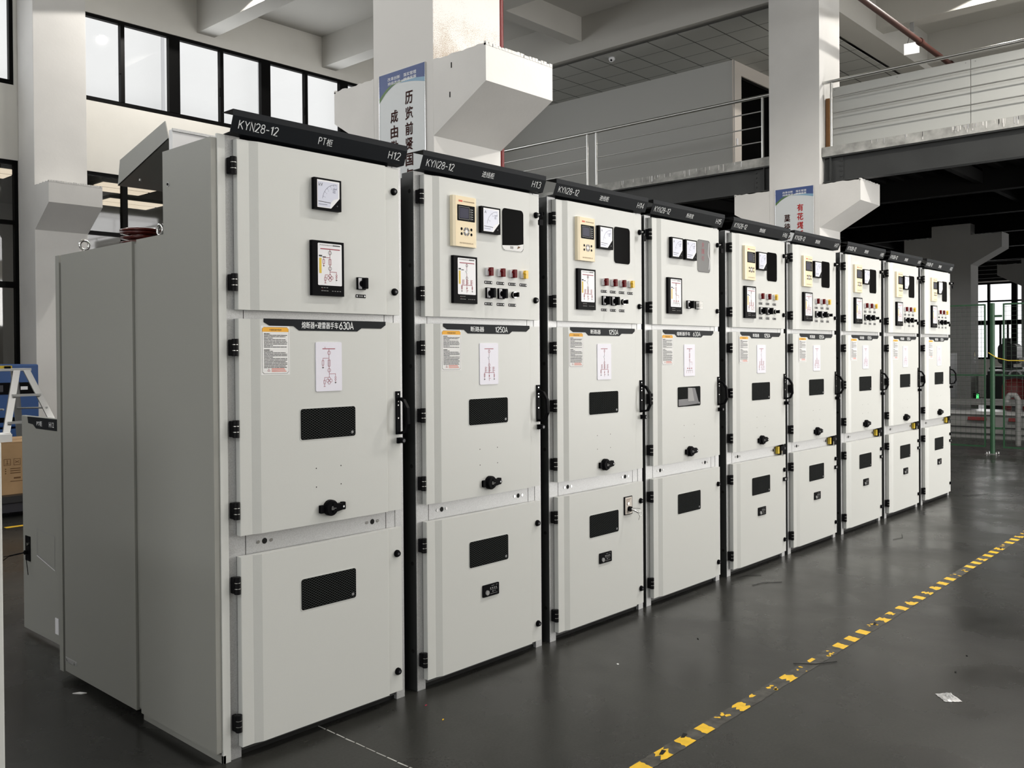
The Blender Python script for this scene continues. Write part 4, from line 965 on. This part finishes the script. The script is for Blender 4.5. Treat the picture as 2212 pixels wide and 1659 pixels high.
g = G(); g.box(11.70, 29.9, 3.46, 11.5, 6.85, 6.856, tile_m); struct(g.build('ceiling_tiles'))
g = G(); g.tube((13.615, 5.30, 4.9), (13.615, 5.30, 6.84), 0.006, greyprint, 6); g.box(13.70, 13.76, 5.30, 5.318, 5.30, 5.42, white); tag(g.build('wall_switch'), 'small pale switch and cable on the office corner', 'switch')
g = G(); g.lathe([(0.0, 0), (0.05, 0), (0.06, -0.03), (0.045, -0.06), (0.0, -0.065)], white, (11.95, 6.85, 6.85), 14); g.tube((11.95, 6.85, 6.80), (11.86, 6.80, 6.77), 0.035, white, 12); g.tube((11.86, 6.80, 6.77), (11.855, 6.797, 6.768), 0.02, hole_shade, 10)
tag(g.build('security_camera'), 'small white security camera under the tiled ceiling', 'camera')
# railings
def railing(ya, yb, posts, label):
    R = empty('steel_railing', (11.65, (ya+yb)/2, 4.5), label, 'railing', 'mezzanine railings'); T = Matrix.Translation((-11.65, -(ya+yb)/2, -4.5))
    g = G(T); g.tube((11.65, ya, 5.475), (11.65, yb, 5.475), 0.026, steel, 14); g.build('handrail', R)
    for z in (5.243, 5.005, 4.766):
        g = G(T)
        ps = sorted(posts)
        for a, b in zip(ps[0:], ps[1:]):
            if b-a > 0.4: g.tube((11.65, a, z), (11.65, b, z), 0.010, steel, 8)
        if False: g.tube((11.65, ya, z), (11.65, ps[0], z), 0.010, steel, 8)
        g.build('cross_rail', R)
    for p in posts: g = G(T); g.tube((11.65, p, 4.5), (11.65, p, 5.455), 0.021, steel, 12); g.build('post', R)
railing(3.61, 11.4, [3.77, 6.99, 7.19, 9.3, 11.3], 'stainless steel railing between the column and the back wall')
railing(-7.4, 2.80, [2.675, -1.2, -1.4, -4.6, -7.3], 'stainless steel railing in front of the white panels at top right')
ya = 2.72; k = 0
for yb in (0.80, -1.15, -3.1, -5.0):
    g = G(); g.box(11.74, 11.79, yb+0.004, ya-0.004, 4.50, 5.40, panel_m)
    for yy in (yb+0.06, (ya+yb)/2, ya-0.06): g.tube((11.74, yy, 5.365), (11.737, yy, 5.365), 0.008, greyprint, 8)
    tag(g.build('sandwich_panel', bevel=0.002), ('white panel behind the right railing, next to the column', 'white panel behind the right railing at the frame edge', 'white panel behind the right railing, past the frame edge', 'white panel behind the right railing, farthest to the right')[k], 'panel', 'white panels behind the railing'); ya = yb; k += 1
g = G(); g.box(11.72, 11.77, 2.735, 2.79, 4.50, 5.255, wood); g.box(11.705, 11.72, 2.74, 2.755, 4.50, 5.25, wood); tag(g.build('wooden_board', bevel=0.003), 'brown wooden board upright beside the mezzanine column', 'board')
# pipes
def pipe_obj(name, pts, r, m, label, cat='pipe', rings=()):
    g = G(); g.pipe(pts, r, m, 14)
    for a, b in rings: g.tube(a, b, r*1.35, m, 14)
    return tag(g.build(name), label, cat)
pipe_obj('drain_pipe', [(4.495, 2.80, 0), (4.495, 2.80, SLAB)], 0.030, redpipe, 'dark red pipe running up behind the nearer column')
pipe_obj('sprinkler_pipe', [(11.0, 2.14, 6.50), (16.6, 2.17, 6.50)], 0.045, brownpipe, 'dark red-brown pipe under the ceiling at top right', rings=[((13.9, 2.155, 6.5), (13.98, 2.155, 6.5)), ((15.5, 2.165, 6.5), (15.75, 2.165, 6.5))])
g = G(); g.tube((10.98, 2.14, 6.50), (4.5, 2.09, 6.50), 0.045, brownpipe, 14); g.T = None
tag(g.build('sprinkler_pipe'), 'dark red-brown pipe under the ceiling, length above the hall', 'pipe')
R_ = empty('hanging_sign', (14.45, 2.45, 6.59), 'small blank white card hanging from the ceiling beam', 'sign')
g = G(); g.box(-0.006, 0.006, -0.115, 0.125, -0.10, 0.09, white); c_ = g.build('card', R_); R_.rotation_euler = (0, 0, 0.15)
g = G(); g.tube((0, -0.07, 0.09), (0, -0.02, 0.24), 0.004, frame_m, 6); g.tube((0, 0.07, 0.09), (0, 0.03, 0.24), 0.004, frame_m, 6); g.box(-0.02, 0.02, -0.03, 0.03, 0.20, 0.43, greyprint); g.build('hanger', R_)
# ------------------------------------------------------------------ ceiling lamps: shallow round fittings under the slab
def ceiling_lamp(x, y, power, label, size=75, blend=0.12, z=7.5):
    R = empty('round_ceiling_lamp', (x, y, z), label, 'ceiling lamp', 'round lamps under the slab')
    g = G(); g.lathe([(0.0, 0.10), (0.05, 0.10), (0.06, 0.06), (0.16, 0.0), (0.165, -0.01), (0.15, -0.01), (0.05, 0.04)], galv, n=28); g.build('shade', R)
    g = G(); g.lathe([(0.0, 0.035), (0.05, 0.035), (0.05, 0.0), (0.0, -0.005)], lampwhite, n=20); g.build('bulb', R)
    l = bpy.data.lights.new('lamp_beam', 'SPOT'); l.energy = power; l.spot_size = math.radians(size*2); l.spot_blend = blend; l.color = (1.0, 0.95, 0.88); l.shadow_soft_size = 0.16 if y < 0 else 0.05
    o = bpy.data.objects.new('lamp_beam', l); COL.objects.link(o); o.parent = R; o.location = (0, 0, -0.03)
    return R
ceiling_lamp(5.70, 9.30, 330, 'round ceiling lamp over the floor behind the cabinets', 73, 0.03, 7.36)
ceiling_lamp(13.75, 0.95, 330, 'round ceiling lamp over the mezzanine walkway', 73, 0.03, 7.38)
for x_, y_, p_, t_ in ((0.2, 7.2, 330, 'floor left of the cabinets near the back wall, added as fill light'), (-0.4, -2.6, 50, 'aisle beside the camera'), (2.5, -2.6, 370, 'aisle in front of cabinet H15'), (5.3, -2.6, 430, 'aisle in front of cabinet H18'), (8.1, -2.6, 1200, 'aisle past the end of the cabinet row'), (5.0, -6.2, 200, 'open floor well behind the aisle')):  # first lamp added to brighten the floor and pillar at back left
    ceiling_lamp(x_, y_, p_, 'round ceiling lamp over the '+t_, 75, 0.3)
# ------------------------------------------------------------------ green mesh fence
FX = 12.5
def fence_panel(y0, y1, label, frame=True):
    R = empty('mesh_fence_panel', (FX, (y0+y1)/2, 0), label, 'fence panel', 'green wire mesh fence'); T = Matrix.Translation((-FX, -(y0+y1)/2, 0))
    g = G(T); w = 0.020
    for y in (y0, y1-w): g.box(FX-w/2, FX+w/2, y, y+w, 0.0 if (y > 1 or y < -3) else 0.09, 2.12, green)
    for z in (0.09, 1.10, 2.10): g.box(FX-w/2, FX+w/2, y0+w, y1-w, z, z+0.022, green)
    g.build('frame', R)
    g = G(T); y = y0+0.06
    while y < y1-0.03: g.box(FX-0.0015, FX+0.0015, y-0.0015, y+0.0015, 0.11, 2.10, wirem); y += 0.068
    z = 0.15
    while z < 2.08: g.box(FX-0.0045, FX-0.0015, y0+w, y1-w, z-0.0015, z+0.0015, wirem); z += 0.062
    g.build('wire_mesh', R)
fence_panel(0.82, 2.80, 'green mesh fence panel left of the thick post, partly behind the last cabinet')
fence_panel(-1.40, 0.60, 'green mesh fence gate right of the thick post')
fence_panel(-3.5, -1.5, 'green mesh fence panel past the right frame edge')
R_ = empty('fence_post', (FX, 0.735, 0), 'thick green fence post between the mesh panel and the gate', 'post')
g = G(); g.tube((0, 0, 0), (0, 0, 2.13), 0.032, green, 18); g.build('post_tube', R_)
g = G(); g.box(-0.08, 0.08, -0.08, 0.08, 0, 0.008, chrome)
for a in (-0.06, 0.06): g.tube((a, 0.06, 0.008), (a, 0.06, 0.028), 0.009, chrome, 8); g.tube((a, -0.06, 0.008), (a, -0.06, 0.028), 0.009, chrome, 8)
g.build('base_plate', R_)
for z in (0.35, 1.10, 1.93): g = G(); g.box(-0.012, 0.012, -0.125, 0.025, z, z+0.03, green); g.build('gate_hinge', R_)
# thin yellow cable slung along the fence
g = G(); pts = [(FX-0.04, 0.775, 1.429), (FX-0.04, 0.669, 1.357), (FX-0.04, 0.523, 1.318), (FX-0.04, 0.34, 1.317), (FX-0.04, -0.3, 1.33), (FX-0.04, -1.3, 1.45)]
g.pipe(pts, 0.006, yellow_d, 8); tag(g.build('yellow_cable'), 'thin yellow cable slung across the green gate', 'cable')
# ------------------------------------------------------------------ machines beyond the fence
def at(x, y): return x, y
R_ = empty('long_bench_machine', (15.2, 0.5, 0), 'long grey bench machine with red cushions behind the green fence', 'machine'); T = Matrix.Translation((-15.2, -0.5, 0))
g = G(T); g.box(14.9, 15.5, -4, 4.5, 0.0, 0.40, machine); g.box(14.86, 15.55, -4, 4.5, 0.40, 0.455, machw); g.build('bed', R_)
g = G(T); g.box(15.1, 15.35, -4, 4.5, 0.545, 0.585, machine); g.box(15.1, 15.35, -4, 4.5, 0.585, 0.60, machw); g.box(15.08, 15.33, -4, 4.5, 0.60, 0.645, machine); g.build('rail', R_)
g = G(T)
for y in (-3, -1, 1.0, 3.2): g.box(15.15, 15.3, y, y+0.12, 0.45, 0.56, machd)
g.build('support', R_)
for (ya, yb) in ((1.43, 1.71), (0.96, 1.10)):
    g = G(T); g.box(14.84, 14.89, ya, yb, 0.30, 0.36, machr); g.build('red_cushion', R_, bevel=0.01)
g = G(T); g.box(14.87, 14.90, -4, 4.5, 0.19, 0.20, machd); g.box(14.87, 14.90, -4, 4.5, 0.08, 0.09, machd); g.build('front_seam', R_)
g = G(); g.pipe([(14.0, 0.76, 0), (14.0, 0.76, 0.70), (14.0, 0.80, 0.77), (14.0, 0.88, 0.77), (14.0, 0.92, 0.70), (14.0, 0.92, 0.66)], 0.040, machine, 12)
tag(g.build('bent_pipe_stand'), 'grey bent pipe stand behind the green gate', 'pipe stand')
R_ = empty('press_machine', (22.0, 3.2, 0), 'dark pillar machine silhouetted against the far window', 'machine')
g = G(); g.tube((0, -0.35, 0.9), (0, -0.35, 1.75), 0.10, machd, 14); g.box(-0.3, 0.3, -0.6, 0.05, 0.0, 0.9, machd); g.build('pillar', R_)
g = G(); g.prism(rr(-0.62, -0.22, 1.15, 1.62, 0.10), -0.25, 0.2, machd, 'x'); g.box(-0.25, 0.2, -0.80, -0.66, 1.2, 1.3, machw); g.build('motor_head', R_)
g = G(); g.prism(rr(-0.75, -0.05, 0.98, 1.08, 0.03), -0.3, 0.3, machd, 'x'); g.tube((0, -0.42, 1.08), (0, -0.42, 1.18), 0.08, machd, 12); g.build('work_table', R_)
g = G(); g.lathe([(0, 0.95), (0.17, 0.92), (0.22, 0.80), (0.22, 0.1), (0.2, 0.0)], machr, (17.2, 1.55, 0), 22); g.torus((17.2, 1.55, 0.99), 0.10, 0.018, white, 'x', 16, 8, 0, 180); tag(g.build('red_tank'), 'dark red tank with a white hose loop, at the right frame edge', 'tank')
g = G(); g.box(19.9, 20.4, 3.10, 3.55, 0, 1.42, machd); g.box(19.89, 19.9, 3.14, 3.30, 0.2, 1.35, machine); g.box(19.89, 19.9, 3.34, 3.50, 0.2, 1.35, machine); o = g.build('tall_locker'); o.location = (-3.2, -0.55, 0)
tag(o, 'dark tall locker showing just right of the last cabinet', 'locker')
g = G(); g.box(20.6, 21.4, 1.9, 2.9, 0, 1.0, machd); g.box(20.6, 21.4, 1.9, 2.9, 1.0, 1.03, machw); tag(g.build('workbench'), 'dark workbench with a pale top beyond the shaded column', 'workbench')
R_ = empty('exit_sign', (19.93, 2.96, 0.46), 'small lit green exit sign low on the shaded column', 'exit sign')
g = G(); g.box(-0.19, 0.19, -0.03, 0, -0.085, 0.085, exitb); g.build('housing', R_)
g = G(); y = -0.0305
g.flat(circ(0.00, 0.055, 0.018, 10), y, exitg)
g.line([(0.0, 0.035), (-0.015, -0.01), (-0.055, -0.03), (-0.06, -0.065)], 0.028, y, exitg); g.line([(-0.01, 0.0), (0.03, -0.035), (0.015, -0.07)], 0.026, y, exitg); g.line([(-0.06, 0.02), (0.0, 0.03), (0.06, 0.0)], 0.020, y, exitg); g.rect(0.08, 0.12, -0.06, 0.06, y, exitg)
g.build('running_figure', R_)
g = G(); g.flat([(-0.09, 0), (0.09, 0), (0, 0.16)], 0, yellow_d); g.ring([(-0.09, 0), (0.09, 0), (0, 0.16)], [(-0.06, 0.015), (0.06, 0.015), (0, 0.125)], -0.001, ink); g.rect(-0.08, 0.08, -0.12, -0.02, 0, paper); g.rect(-0.05, 0.05, -0.1, -0.05, -0.001, ink)
o = g.build('warning_sticker'); o.location = (19.87, 2.956, 1.33); tag(o, 'small yellow triangular warning sticker on the shaded column', 'sticker')
# ------------------------------------------------------------------ left background: ladder, welder, carton
R_ = empty('aluminium_stepladder', (1.87, 7.60, 0), 'aluminium stepladder standing behind the open rear door', 'ladder')
tx0, tx1, zt = -0.30, 0.17, 1.345
g = G(); g.box(tx0-0.02, tx1+0.03, -0.10, 0.10, zt-0.03, zt, alu); g.build('top_cap', R_, bevel=0.004)
def leg(xa, ya, xb, yb):
    g = G(); d = 0.035
    vs = [(xa-d, ya-0.012, zt-0.02), (xa+d, ya-0.012, zt-0.02), (xa+d, ya+0.012, zt-0.02), (xa-d, ya+0.012, zt-0.02), (xb-d, yb-0.012, 0), (xb+d, yb-0.012, 0), (xb+d, yb+0.012, 0), (xb-d, yb+0.012, 0)]
    g.add(vs, [(0, 1, 2, 3), (7, 6, 5, 4), (0, 4, 5, 1), (1, 5, 6, 2), (2, 6, 7, 3), (3, 7, 4, 0)], alu); g.build('leg', R_)
leg(0.05, -0.09, -0.36, -0.62); leg(tx1-0.02, -0.09, tx1+0.42, -0.62); leg(tx0+0.10, 0.09, tx0-0.10, 0.62); leg(tx1-0.08, 0.09, tx1+0.20, 0.62)
for i, z in enumerate((1.06, 0.78, 0.50, 0.22)):
    t = (zt-z)/zt; g = G(); yy = -0.09-0.53*t
    g.box(0.05-0.41*t, tx1-0.02+0.44*t, yy-0.04, yy+0.03, z-0.012, z+0.012, alu); g.build('step', R_)
for a_, b_ in ((tx1+0.12, tx1), (tx0+0.15, tx0+0.05)): g = G(); g.tube((a_, -0.28, 0.92), (b_, 0.28, 0.90), 0.010, alu, 8); g.build('spreader', R_)
g = G(); g.box(1.74, 1.88, 7.52, 7.62, 1.345, 1.375, yellow_d); g.box(1.80, 1.86, 7.50, 7.52, 1.345, 1.37, frame_m); tag(g.build('tape_measure'), 'small yellow and black tool lying on top of the stepladder', 'tool')
R_ = empty('blue_welding_machine', (2.15, 9.2, 0), 'blue welding machine on a dark cart behind the stepladder', 'welding machine')
g = G(); g.box(-0.45, 0.52, -0.3, 0.4, 0.62, 1.38, blue); g.build('cabinet', R_, bevel=0.02)
g = G(); g.box(-0.40, 0.47, -0.315, -0.3, 1.02, 1.16, plastic); g.box(0.30, 0.38, -0.32, -0.315, 1.07, 1.11, white); g.box(-0.1, 0.1, -0.32, -0.315, 1.05, 1.13, dgrey); g.box(-0.40, 0.47, -0.305, -0.3, 0.68, 0.74, plastic); g.build('control_panel', R_)
g = G(); g.box(-0.5, 0.55, -0.35, 0.45, 0.50, 0.60, blue); g.box(-0.5, 0.55, -0.35, 0.45, 0.06, 0.50, machd)
for x in (-0.42, 0.46): g.tube((x, -0.36, 0.08), (x, -0.30, 0.08), 0.08, plastic, 16)
g.build('cart', R_)
R_ = empty('cardboard_carton', (1.05, 6.1, 0.20), 'brown cardboard carton with printed handling symbols at the left frame edge', 'carton')
g = G(); g.box(-0.85, 0.75, -0.05, 0.55, 0.0, 0.475, carton); g.build('box_body', R_, bevel=0.004)
g = G(); g.box(-0.85, 0.75, -0.05, 0.25, 0.476, 0.482, carton); g.box(-0.85, 0.75, 0.26, 0.55, 0.476, 0.484, carton); g.build('top_flap', R_)
g = G(); y = -0.0515
for x in (0.265, 0.35):
    g.ring([(x-0.03, 0.27), (x+0.03, 0.27), (x+0.03, 0.33), (x-0.03, 0.33)], [(x-0.026, 0.274), (x+0.026, 0.274), (x+0.026, 0.326), (x-0.026, 0.326)], y, brownink)
g.line([(0.265, 0.28), (0.265, 0.32)], 0.006, y, brownink); g.line([(0.245, 0.285), (0.285, 0.285)], 0.004, y, brownink); g.line([(0.332, 0.31), (0.368, 0.29)], 0.005, y, brownink); g.line([(0.332, 0.29), (0.368, 0.31)], 0.005, y-0.0003, brownink)
for r in range(3): g.rect(0.29, 0.38, 0.235-0.02*r, 0.243-0.02*r, y, brownink); g.flat(circ(0.25, 0.238-0.02*r, 0.006, 8), y, brownink)
g.rect(0.32, 0.38, 0.145, 0.16, y, brownink); g.rect(0.29, 0.40, 0.12, 0.126, y, brownink); g.build('printed_symbols', R_)
g = G(); g.prism([(0.55, 6.07), (1.37, 6.07), (1.37, 6.12), (1.34, 6.13), (1.34, 6.22), (1.42, 6.24), (1.42, 6.34), (0.55, 6.34)], 0.684, 0.755, foam, 'z'); tag(g.build('foam_packing', bevel=0.006), 'white foam packing piece lying on the cardboard carton', 'packing foam')
g = G(); g.box(0.0, 2.0, 5.95, 6.75, 0.14, 0.20, machd); g.box(0.02, 1.98, 5.97, 6.73, 0.05, 0.14, dgrey)
for x in (0.2, 1.8):
    for y in (6.05, 6.65): g.tube((x-0.02, y, 0.03), (x+0.02, y, 0.03), 0.03, plastic, 12)
tag(g.build('platform_trolley'), 'low dark trolley under the cardboard carton', 'trolley')
# grey cabinet whose edge just shows at the left frame edge
R_ = empty('grey_cabinet_edge', (-1.06, 0.06, 0), 'pale grey metal cabinet cut off by the left frame edge', 'cabinet')
g = G(); g.box(-0.6, 0.30, -0.02, 0.5, 0.02, 1.20, paint); g.build('carcass', R_, bevel=0.004)
g = G(); g.box(-0.55, 0.25, 0.0, 0.45, 0.0, 0.02, plastic); g.build('plinth', R_)
# ------------------------------------------------------------------ hazard tape on the floor
R_ = empty('hazard_tape', (6.0, -1.06, 0), 'worn yellow and black hazard tape stuck along the floor', 'floor tape'); T = Matrix.Translation((-6.0, 1.06, 0))
def ty(x): return -1.095+(x-0.9)*0.010
g = G(T); rnd = random.Random(21)
xs = [0.2+0.02*i for i in range(680)]
e0 = [ty(x)-0.033+rnd.uniform(-.003, .003) for x in xs]; e1 = [ty(x)+0.033+rnd.uniform(-.003, .003) for x in xs]
for i in range(len(xs)-1):
    g.add([(xs[i], e0[i], 0.0008), (xs[i+1], e0[i+1], 0.0008), (xs[i+1], e1[i+1], 0.0008), (xs[i], e1[i], 0.0008)], [(0, 1, 2, 3)], taped)
g.build('black_backing', R_)['label'] = 'worn dark backing tape'
g = G(T); x = 0.3; p = 0
while x < 13.6:
    w = 0.068; sk = -0.012
    # torn parallelogram: ragged edges made of short steps
    L = []; Rr = []; n = 6
    damaged = rnd.random(); j = 0.004 if damaged < 0.5 else 0.016
    for i in range(n+1):
        v = i/n; yy = ty(x)-0.031+0.062*v; off = sk*(0.5-v)
        L.append((x+off+rnd.uniform(-j, j), yy)); Rr.append((x+w+off+rnd.uniform(-j, j), yy))
    if damaged > 0.82:      # only flakes left
        for q in range(5):
            cx, cy, r = x+rnd.uniform(0, w), ty(x)+rnd.uniform(-.026, .026), rnd.uniform(.006, .016)
            g.add([(cx+r*rnd.uniform(.5, 1.3)*math.cos(a), cy+r*rnd.uniform(.4, 1)*math.sin(a), 0.0014) for a in (0, 1.1, 2.2, 3.3, 4.4, 5.4)], [(0, 1, 2, 3, 4, 5)], tapey)
    elif damaged > 0.62:
        k = rnd.randint(2, 4); 
        for A in ((0, k), (k, n)):
            if A[0] == 0 and rnd.random() < 0.3: continue
            g.add([(a, b, 0.0014) for a, b in L[A[0]:A[1]+1]]+[(a-(0.02 if A[0] else 0), b, 0.0014) for a, b in Rr[A[0]:A[1]+1][::-1]], [tuple(range(2*(A[1]-A[0]+1)))], tapey)
    else: g.add([(a, b, 0.0014) for a, b in L]+[(a, b, 0.0014) for a, b in Rr[::-1]], [tuple(range(2*(n+1)))], tapey)
    if rnd.random() < 0.18:
        cx, cy = x+rnd.uniform(0, w), ty(x)+rnd.uniform(-.03, .03); g.add([(cx, cy, 0.002), (cx+0.03, cy+0.006, 0.010), (cx+0.045, cy-0.004, 0.004), (cx+0.012, cy-0.01, 0.002)], [(0, 1, 2, 3)], hole_shade)
    x += 0.148
o = g.build('yellow_stripes', R_); o['label'] = 'torn yellow stripe patches'; o['kind'] = 'stuff'
# yellow floor marking far left
g = G(); g.box(1.1, 1.75, 5.46, 5.52, 0.0, 0.0015, tapey); tag(g.build('yellow_floor_mark'), 'short yellow floor marking under the trolley at far left', 'floor marking')
# crumpled clear bag
g = G(); rnd = random.Random(2); N = 9; vs = []
for i in range(N+1):
    for j in range(N+1):
        u, v = i/N, j/N; h = 0.016*math.sin(math.pi*u)*math.sin(math.pi*v)*(0.5+rnd.random())+0.0015
        vs.append((-0.045+0.09*u+rnd.uniform(-.003, .003), -0.035+0.07*v+rnd.uniform(-.003, .003), h))
g.add(vs, [(i*(N+1)+j, (i+1)*(N+1)+j, (i+1)*(N+1)+j+1, i*(N+1)+j+1) for i in range(N) for j in range(N)], bag)
o = g.build('plastic_bag'); o.location = (2.33, -1.685, 0); o.rotation_euler = (0, 0, 0.75); tag(o, 'small crumpled clear plastic bag on the floor at right', 'plastic bag')
# litter
def bit(name, x, y, m, label, sx=0.01, sy=0.005, rz=0.0, h=0.003, cat='scrap'):
    g = G(); g.prism([(-sx, -sy*0.6), (sx*0.4, -sy), (sx, sy*0.3), (-sx*0.2, sy)], 0.0, h, m, 'z'); o = g.build(name); o.location = (x, y, 0.0); o.rotation_euler = (0, 0, rz); tag(o, label, cat)
bit('paper_scrap', 1.752, -0.414, paper, 'tiny white scrap on the floor in front of cabinet H14', 0.006, 0.006)
bit('paper_scrap', -0.10, 1.10, paper, 'white scrap under the bottom edge of the end cabinet side', 0.03, 0.010, -0.9)
bit('dark_scrap', 2.954, -1.582, hole_shade, 'tiny dark scrap on the floor beyond the plastic bag, farther one', 0.007, 0.004, 0.5)
bit('dark_scrap', 2.682, -1.611, hole_shade, 'tiny dark scrap on the floor beyond the plastic bag, nearer one', 0.006, 0.004)
bit('dark_scrap', 2.337, -0.495, hole_shade, 'small dark scrap in the aisle in front of cabinet H15', 0.010, 0.004, 0.8)
bit('dark_scrap', 0.754, -0.275, tapey, 'tiny yellow scrap on the floor near the first cabinet', 0.006, 0.003)
bit('dark_scrap', 0.810, -0.115, crimson, 'tiny red scrap on the floor near the second cabinet', 0.007, 0.003)
def wire(pts, label): g = G(); g.pipe([(a, b, 0.003) for a, b in pts], 0.0015, hole_shade, 6); tag(g.build('wire_offcut'), label, 'wire')
wire([(3.50, -0.20), (3.60, -0.22), (3.70, -0.30)], 'black wire offcut on the floor in front of cabinet H16')
wire([(3.62, -0.03), (3.70, -0.05), (3.78, -0.12)], 'black wire offcut close to the foot of cabinet H16')
wire([(5.50, -0.35), (5.62, -0.38), (5.75, -0.33)], 'black wire offcut in front of cabinet H18')
wire([(8.15, -0.1), (8.3, -0.2), (8.45, -0.25)], 'black wire offcut beside the last cabinet')
wire([(2.30, -1.02), (2.36, -1.10), (2.46, -1.16)], 'black wire offcut lying across the hazard tape')
